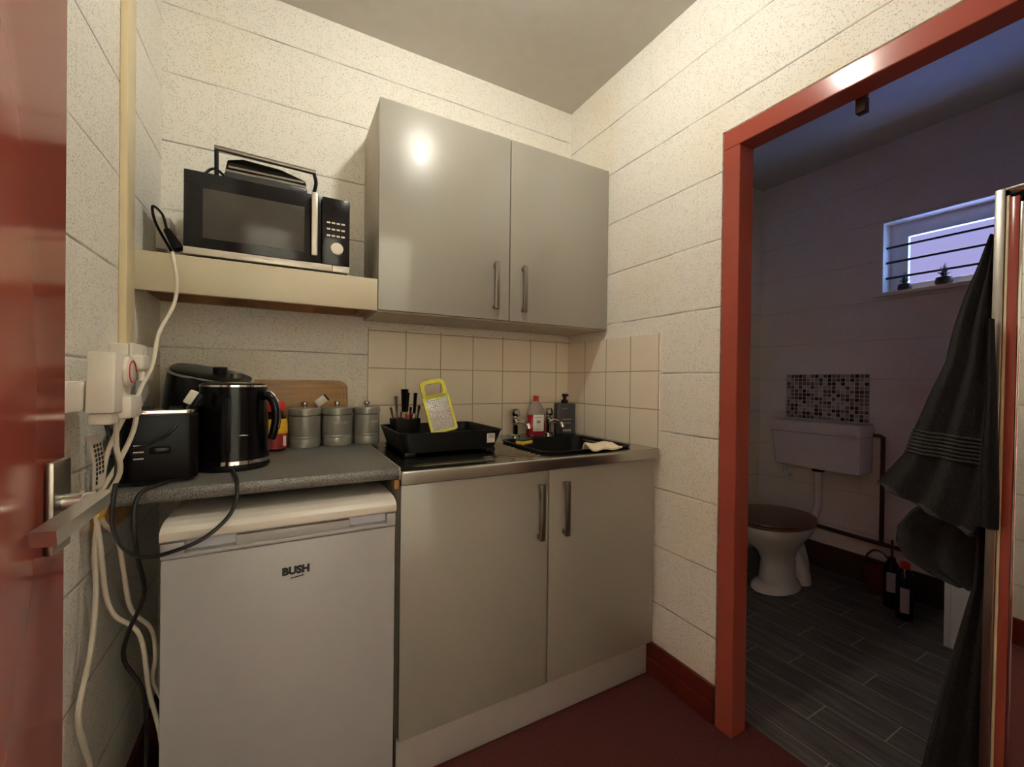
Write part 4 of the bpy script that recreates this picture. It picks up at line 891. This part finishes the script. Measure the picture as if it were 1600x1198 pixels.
# floor items
t = T('cleaner_bottle', 'dark bottle with pale label and thin brush stick, nearer the toilet', 'bottle', (1.49,-0.80,0), 'cleaning bottles on the toilet floor')
t.part('bottle_body', MB().lathe([(0,0),(0.033,0),(0.035,0.01),(0.035,0.19),(0.026,0.225),(0.016,0.24),(0.016,0.255),(0,0.256)], (1.50,-0.80,0.0), 20), 'black_gloss')
t.part('label', MB().prism([(-0.026,0.085),(0.026,0.085),(0.026,0.185),(-0.026,0.185)], 1, -0.0368, -0.032, 0.001, mat=Matrix.Translation((1.50,-0.80,0)) @ Matrix.Rotation(math.radians(-62),4,'Z')), 'label_white')
t.part('stick', MB().cyl((1.50,-0.80,0.25),(1.50,-0.80,0.345),0.006), 'pipe_brown', label='thin brown stick')
t = T('cleaner_bottle', 'dark blue bottle with a bright red cap and pale label', 'bottle', (1.41,-0.88,0), 'cleaning bottles on the toilet floor')
t.part('bottle_body', MB().lathe([(0,0),(0.032,0),(0.034,0.01),(0.034,0.20),(0.028,0.235),(0.020,0.248),(0,0.248)], (1.41,-0.882,0.0), 20), 'blue_glass')
t.part('cap', MB().lathe([(0,0.2485),(0.021,0.2485),(0.020,0.278),(0.010,0.282),(0,0.282)], (1.41,-0.882,0), 16), 'red_plastic')
t.part('label', MB().prism([(-0.020,0.040),(0.014,0.040),(0.014,0.160),(-0.020,0.160)], 1, -0.0352, -0.031, 0.001, mat=Matrix.Translation((1.41,-0.882,0)) @ Matrix.Rotation(math.radians(-66),4,'Z')), 'label_white')
t = T('brown_tub', 'dark red-brown tub with an arched handle under the pipe', 'tub', (1.62,-0.69,0))
t.part('tub', MB().lathe([(0,0),(0.045,0),(0.058,0.13),(0.060,0.14),(0.054,0.14),(0.042,0.01),(0,0.01)], (1.615,-0.70,0.0), 24), 'skirt')
t.part('handle', MB().tube([(1.615,-0.642,0.135),(1.615,-0.650,0.19),(1.615,-0.675,0.225),(1.615,-0.700,0.232),(1.615,-0.725,0.225),(1.615,-0.750,0.19),(1.615,-0.758,0.135)], 0.006, 8), 'pipe_brown')
t = T('storage_cabinet', 'small white low cabinet with a recessed panel beside the hanging towels', 'cabinet', (1.45,-1.25,0))
t.part('carcass', MB().box(1.30, 1.64, -1.46, -1.058, 0.001, 0.42, 0.003), 'white_gloss')
dd = t.part('door', MB().box(1.284, 1.2985, -1.46, -1.058, 0.003, 0.42, 0.002), 'white_gloss')
t.part('panel_frame', MB().box(1.279, 1.2835, -1.078, -1.058, 0.003, 0.42, 0.001).box(1.279, 1.2835, -1.46, -1.440, 0.003, 0.42, 0.001).box(1.279,1.2835,-1.44,-1.078,0.003,0.045,0.001).box(1.279,1.2835,-1.44,-1.078,0.385,0.42,0.001), 'white_gloss', parent=dd)
# bracket hanging at the door head
t = T('door_catch', 'small dark metal catch hanging behind the red door head', 'catch', (0.08,-1.205,1.92))
t.part('plate', MB().box(0.0625, 0.086, -1.222, -1.192, 1.925, 1.955, 0.002), 'pipe_brown')
t.part('tongue', MB().box(0.070, 0.095, -1.219, -1.196, 1.884, 1.925, 0.002), 'pipe_brown')

# ------------------------------------------------------------------ mirror and towels inside the toilet doorway
t = T('standing_mirror', 'tall narrow mirror with a grey metal frame leaning behind the doorway', 'mirror', (0.12,-1.60,0))
MX, MY1, MY0, MZ = 0.0, 0.0, -0.34, 1.600          # built upright, then leaned back and turned a little
MM = Matrix.Translation((0.098, -1.439, 0.0)) @ Matrix.Rotation(math.radians(2.0), 4, 'Y') @ Matrix.Rotation(math.radians(-4.5), 4, 'Z')
def strips(x0, x1, o0, o1):
    return (MB().box(x0, x1, MY1-o1, MY1-o0, 0.0, MZ-o0, 0.001, mat=MM).box(x0, x1, MY0+o0, MY0+o1, 0.0, MZ-o0, 0.001, mat=MM).box(x0, x1, MY0+o1, MY1-o1, MZ-o1*0.3-0.001, MZ-o0*0.3, 0.0005, mat=MM))
t.part('frame', strips(-0.004, 0.026, 0.0, 0.0165), 'metal')
t.part('inner_trim', strips(0.000, 0.020, 0.0168, 0.0220), 'cream_plastic', label='thin cream inner trim')
t.part('red_reflection_strip', strips(0.001, 0.020, 0.0222, 0.0375), 'red', label='red strip painted in place of a mirror reflection')  # red reflection in the mirror, built as a painted strip
t.part('bevel', strips(0.002, 0.010, 0.0377, 0.0430), 'chrome')
t.part('glass', MB().box(0.004, 0.008, MY0+0.043, MY1-0.043, 0.004, MZ-0.014, mat=MM), 'mirror', label='mirror glass')
t.part('backing', MB().box(0.0205, 0.0255, MY0+0.017, MY1-0.017, 0.004, MZ-0.008, mat=MM), 'black')
MX = 0.145; MY1 = -1.436
hk = MB().tube([(MX+0.031,MY1-0.010,1.50),(MX+0.075,MY1-0.010,1.50),(MX+0.082,MY1-0.010,1.525)], 0.005, 8)
t.part('hook', hk, 'black')

def hanging(name, label, mat, rows, x_base, amp, npl, thick, side=0.0, grp='dark towels hanging at the mirror', phase=0.0, n=46):
    """rows: (z, y_left, y_right[, dz_right]); cloth with pleats in x, closed with its own thickness"""
    # interpolate the rows
    R = []; K = 34
    zs = [r_[0] for r_ in rows]
    for k2 in range(K+1):
        u = k2/K*(len(rows)-1); i = min(int(u), len(rows)-2); fq = u-i
        a_, b_ = rows[i], rows[i+1]; s_ = fq
        R.append([a_[q]*(1-s_)+b_[q]*s_ for q in range(4)])
    rings = []
    for k2, (z, yl, yr, dz) in enumerate(R):
        v = k2/K; ring = []
        for side_ in (0, 1):
            for jn in range(n):
                w_ = (jn if side_ == 0 else n-1-jn)/(n-1)
                y = yl + (yr-yl)*w_
                px = x_base + side*w_ + amp*(0.35+0.65*v)*math.sin(npl*math.pi*w_+phase+1.1*v) + 0.3*amp*math.sin(3.1*npl*w_+5*v+phase)
                edge = min(w_, 1-w_)*8; th = thick*min(1, 0.35+edge)
                ring.append((px + (th/2 if side_ else -th/2), y, z + dz*w_))
        rings.append(ring)
    return MB().loft(rings)
gt_ = T('bath_towel', 'charcoal grey bath towel with a ribbed woven band, hanging in a fan shape', 'towel', (0.17,-1.43,1.5), 'dark towels hanging at the mirror')
rows = [(1.509,-1.422,-1.438,0.0),(1.441,-1.403,-1.439,0.0),(1.366,-1.379,-1.440,0.0),(1.287,-1.360,-1.440,0.0),(1.205,-1.347,-1.440,0.0),(1.120,-1.317,-1.440,0.0),(1.032,-1.290,-1.436,0.0),
        (0.969,-1.273,-1.430,-0.03),(0.905,-1.232,-1.420,-0.072),(0.874,-1.212,-1.404,-0.088)]
gt_.part('cloth', hanging('c', '', '', rows, 0.192, 0.012, 5, 0.020), 'towel_grey')
rb = [(1.013,-1.2855,-1.432,-0.010),(0.955,-1.2685,-1.428,-0.035)]
rb_ = MB()
for q in range(7):
    z = 1.030 - q*0.0095
    pts = []
    for i in range(24):
        w_ = i/23; v = 0.67+q*0.014; yl = -1.289+q*0.0024; yr = -1.434
        pts.append((0.192 - 0.0125 + 0.012*(0.35+0.65*v)*math.sin(5*math.pi*w_+1.1*v) + 0.0036*math.sin(3.1*5*w_+5*v), yl+(yr-yl)*w_, z - 0.014*w_))
    rb_.tube(pts, 0.0030, 6, smooth=False)
gt_.part('woven_band', rb_, 'towel_band')
hm_ = MB().tube([(0.192-0.004+0.012*math.sin(5*math.pi*w_+1.1), -1.213-0.190*w_, 0.876-0.088*w_) for w_ in [i/30 for i in range(31)]], 0.0065, 8, smooth=False)
gt_.part('hem', hm_, 'towel_band')
rows = [(1.300,-1.440,-1.449,0.0),(1.114,-1.438,-1.455,0.0),(1.02,-1.433,-1.458,0.0),(0.947,-1.430,-1.460,0.0),(0.90,-1.430,-1.461,0.0),(0.828,-1.431,-1.461,0.0)]
single('hand_towel', hanging('c','','',rows,0.112,0.004,2,0.018), 'towel_black', 'narrow black towel hanging over the edge of the mirror frame', 'towel', (0.11,-1.44,1.5), 'dark towels hanging at the mirror')
rows = [(1.40,-1.395,-1.41,0),(1.05,-1.38,-1.41,0),(0.84,-1.30,-1.405,0),(0.793,-1.255,-1.405,0.0),(0.738,-1.224,-1.405,0),(0.693,-1.221,-1.405,0),(0.660,-1.238,-1.40,-0.005),(0.642,-1.275,-1.40,-0.008),(0.630,-1.320,-1.395,-0.004),(0.624,-1.355,-1.39,0.0)]
single('bundled_towel', hanging('c','','',rows,0.300,0.014,4,0.075,phase=0.7), 'towel_grey', 'dark fluffy towel bunched with a rounded bottom behind the fan-shaped towel', 'towel', (0.24,-1.40,1.4), 'dark towels hanging at the mirror')
rows = [(1.46,-1.418,-1.428,0),(1.0,-1.406,-1.428,0),(0.66,-1.395,-1.428,0),(0.567,-1.378,-1.428,0),(0.445,-1.356,-1.427,0),(0.320,-1.334,-1.426,0),(0.191,-1.314,-1.424,0),(0.02,-1.290,-1.422,0)]
single('dressing_gown', hanging('c','','',rows,0.238,0.006,4,0.025,phase=0.2), 'towel_black', 'long black dressing gown hanging almost to the floor beside the mirror', 'gown', (0.19,-1.42,1.4), None)
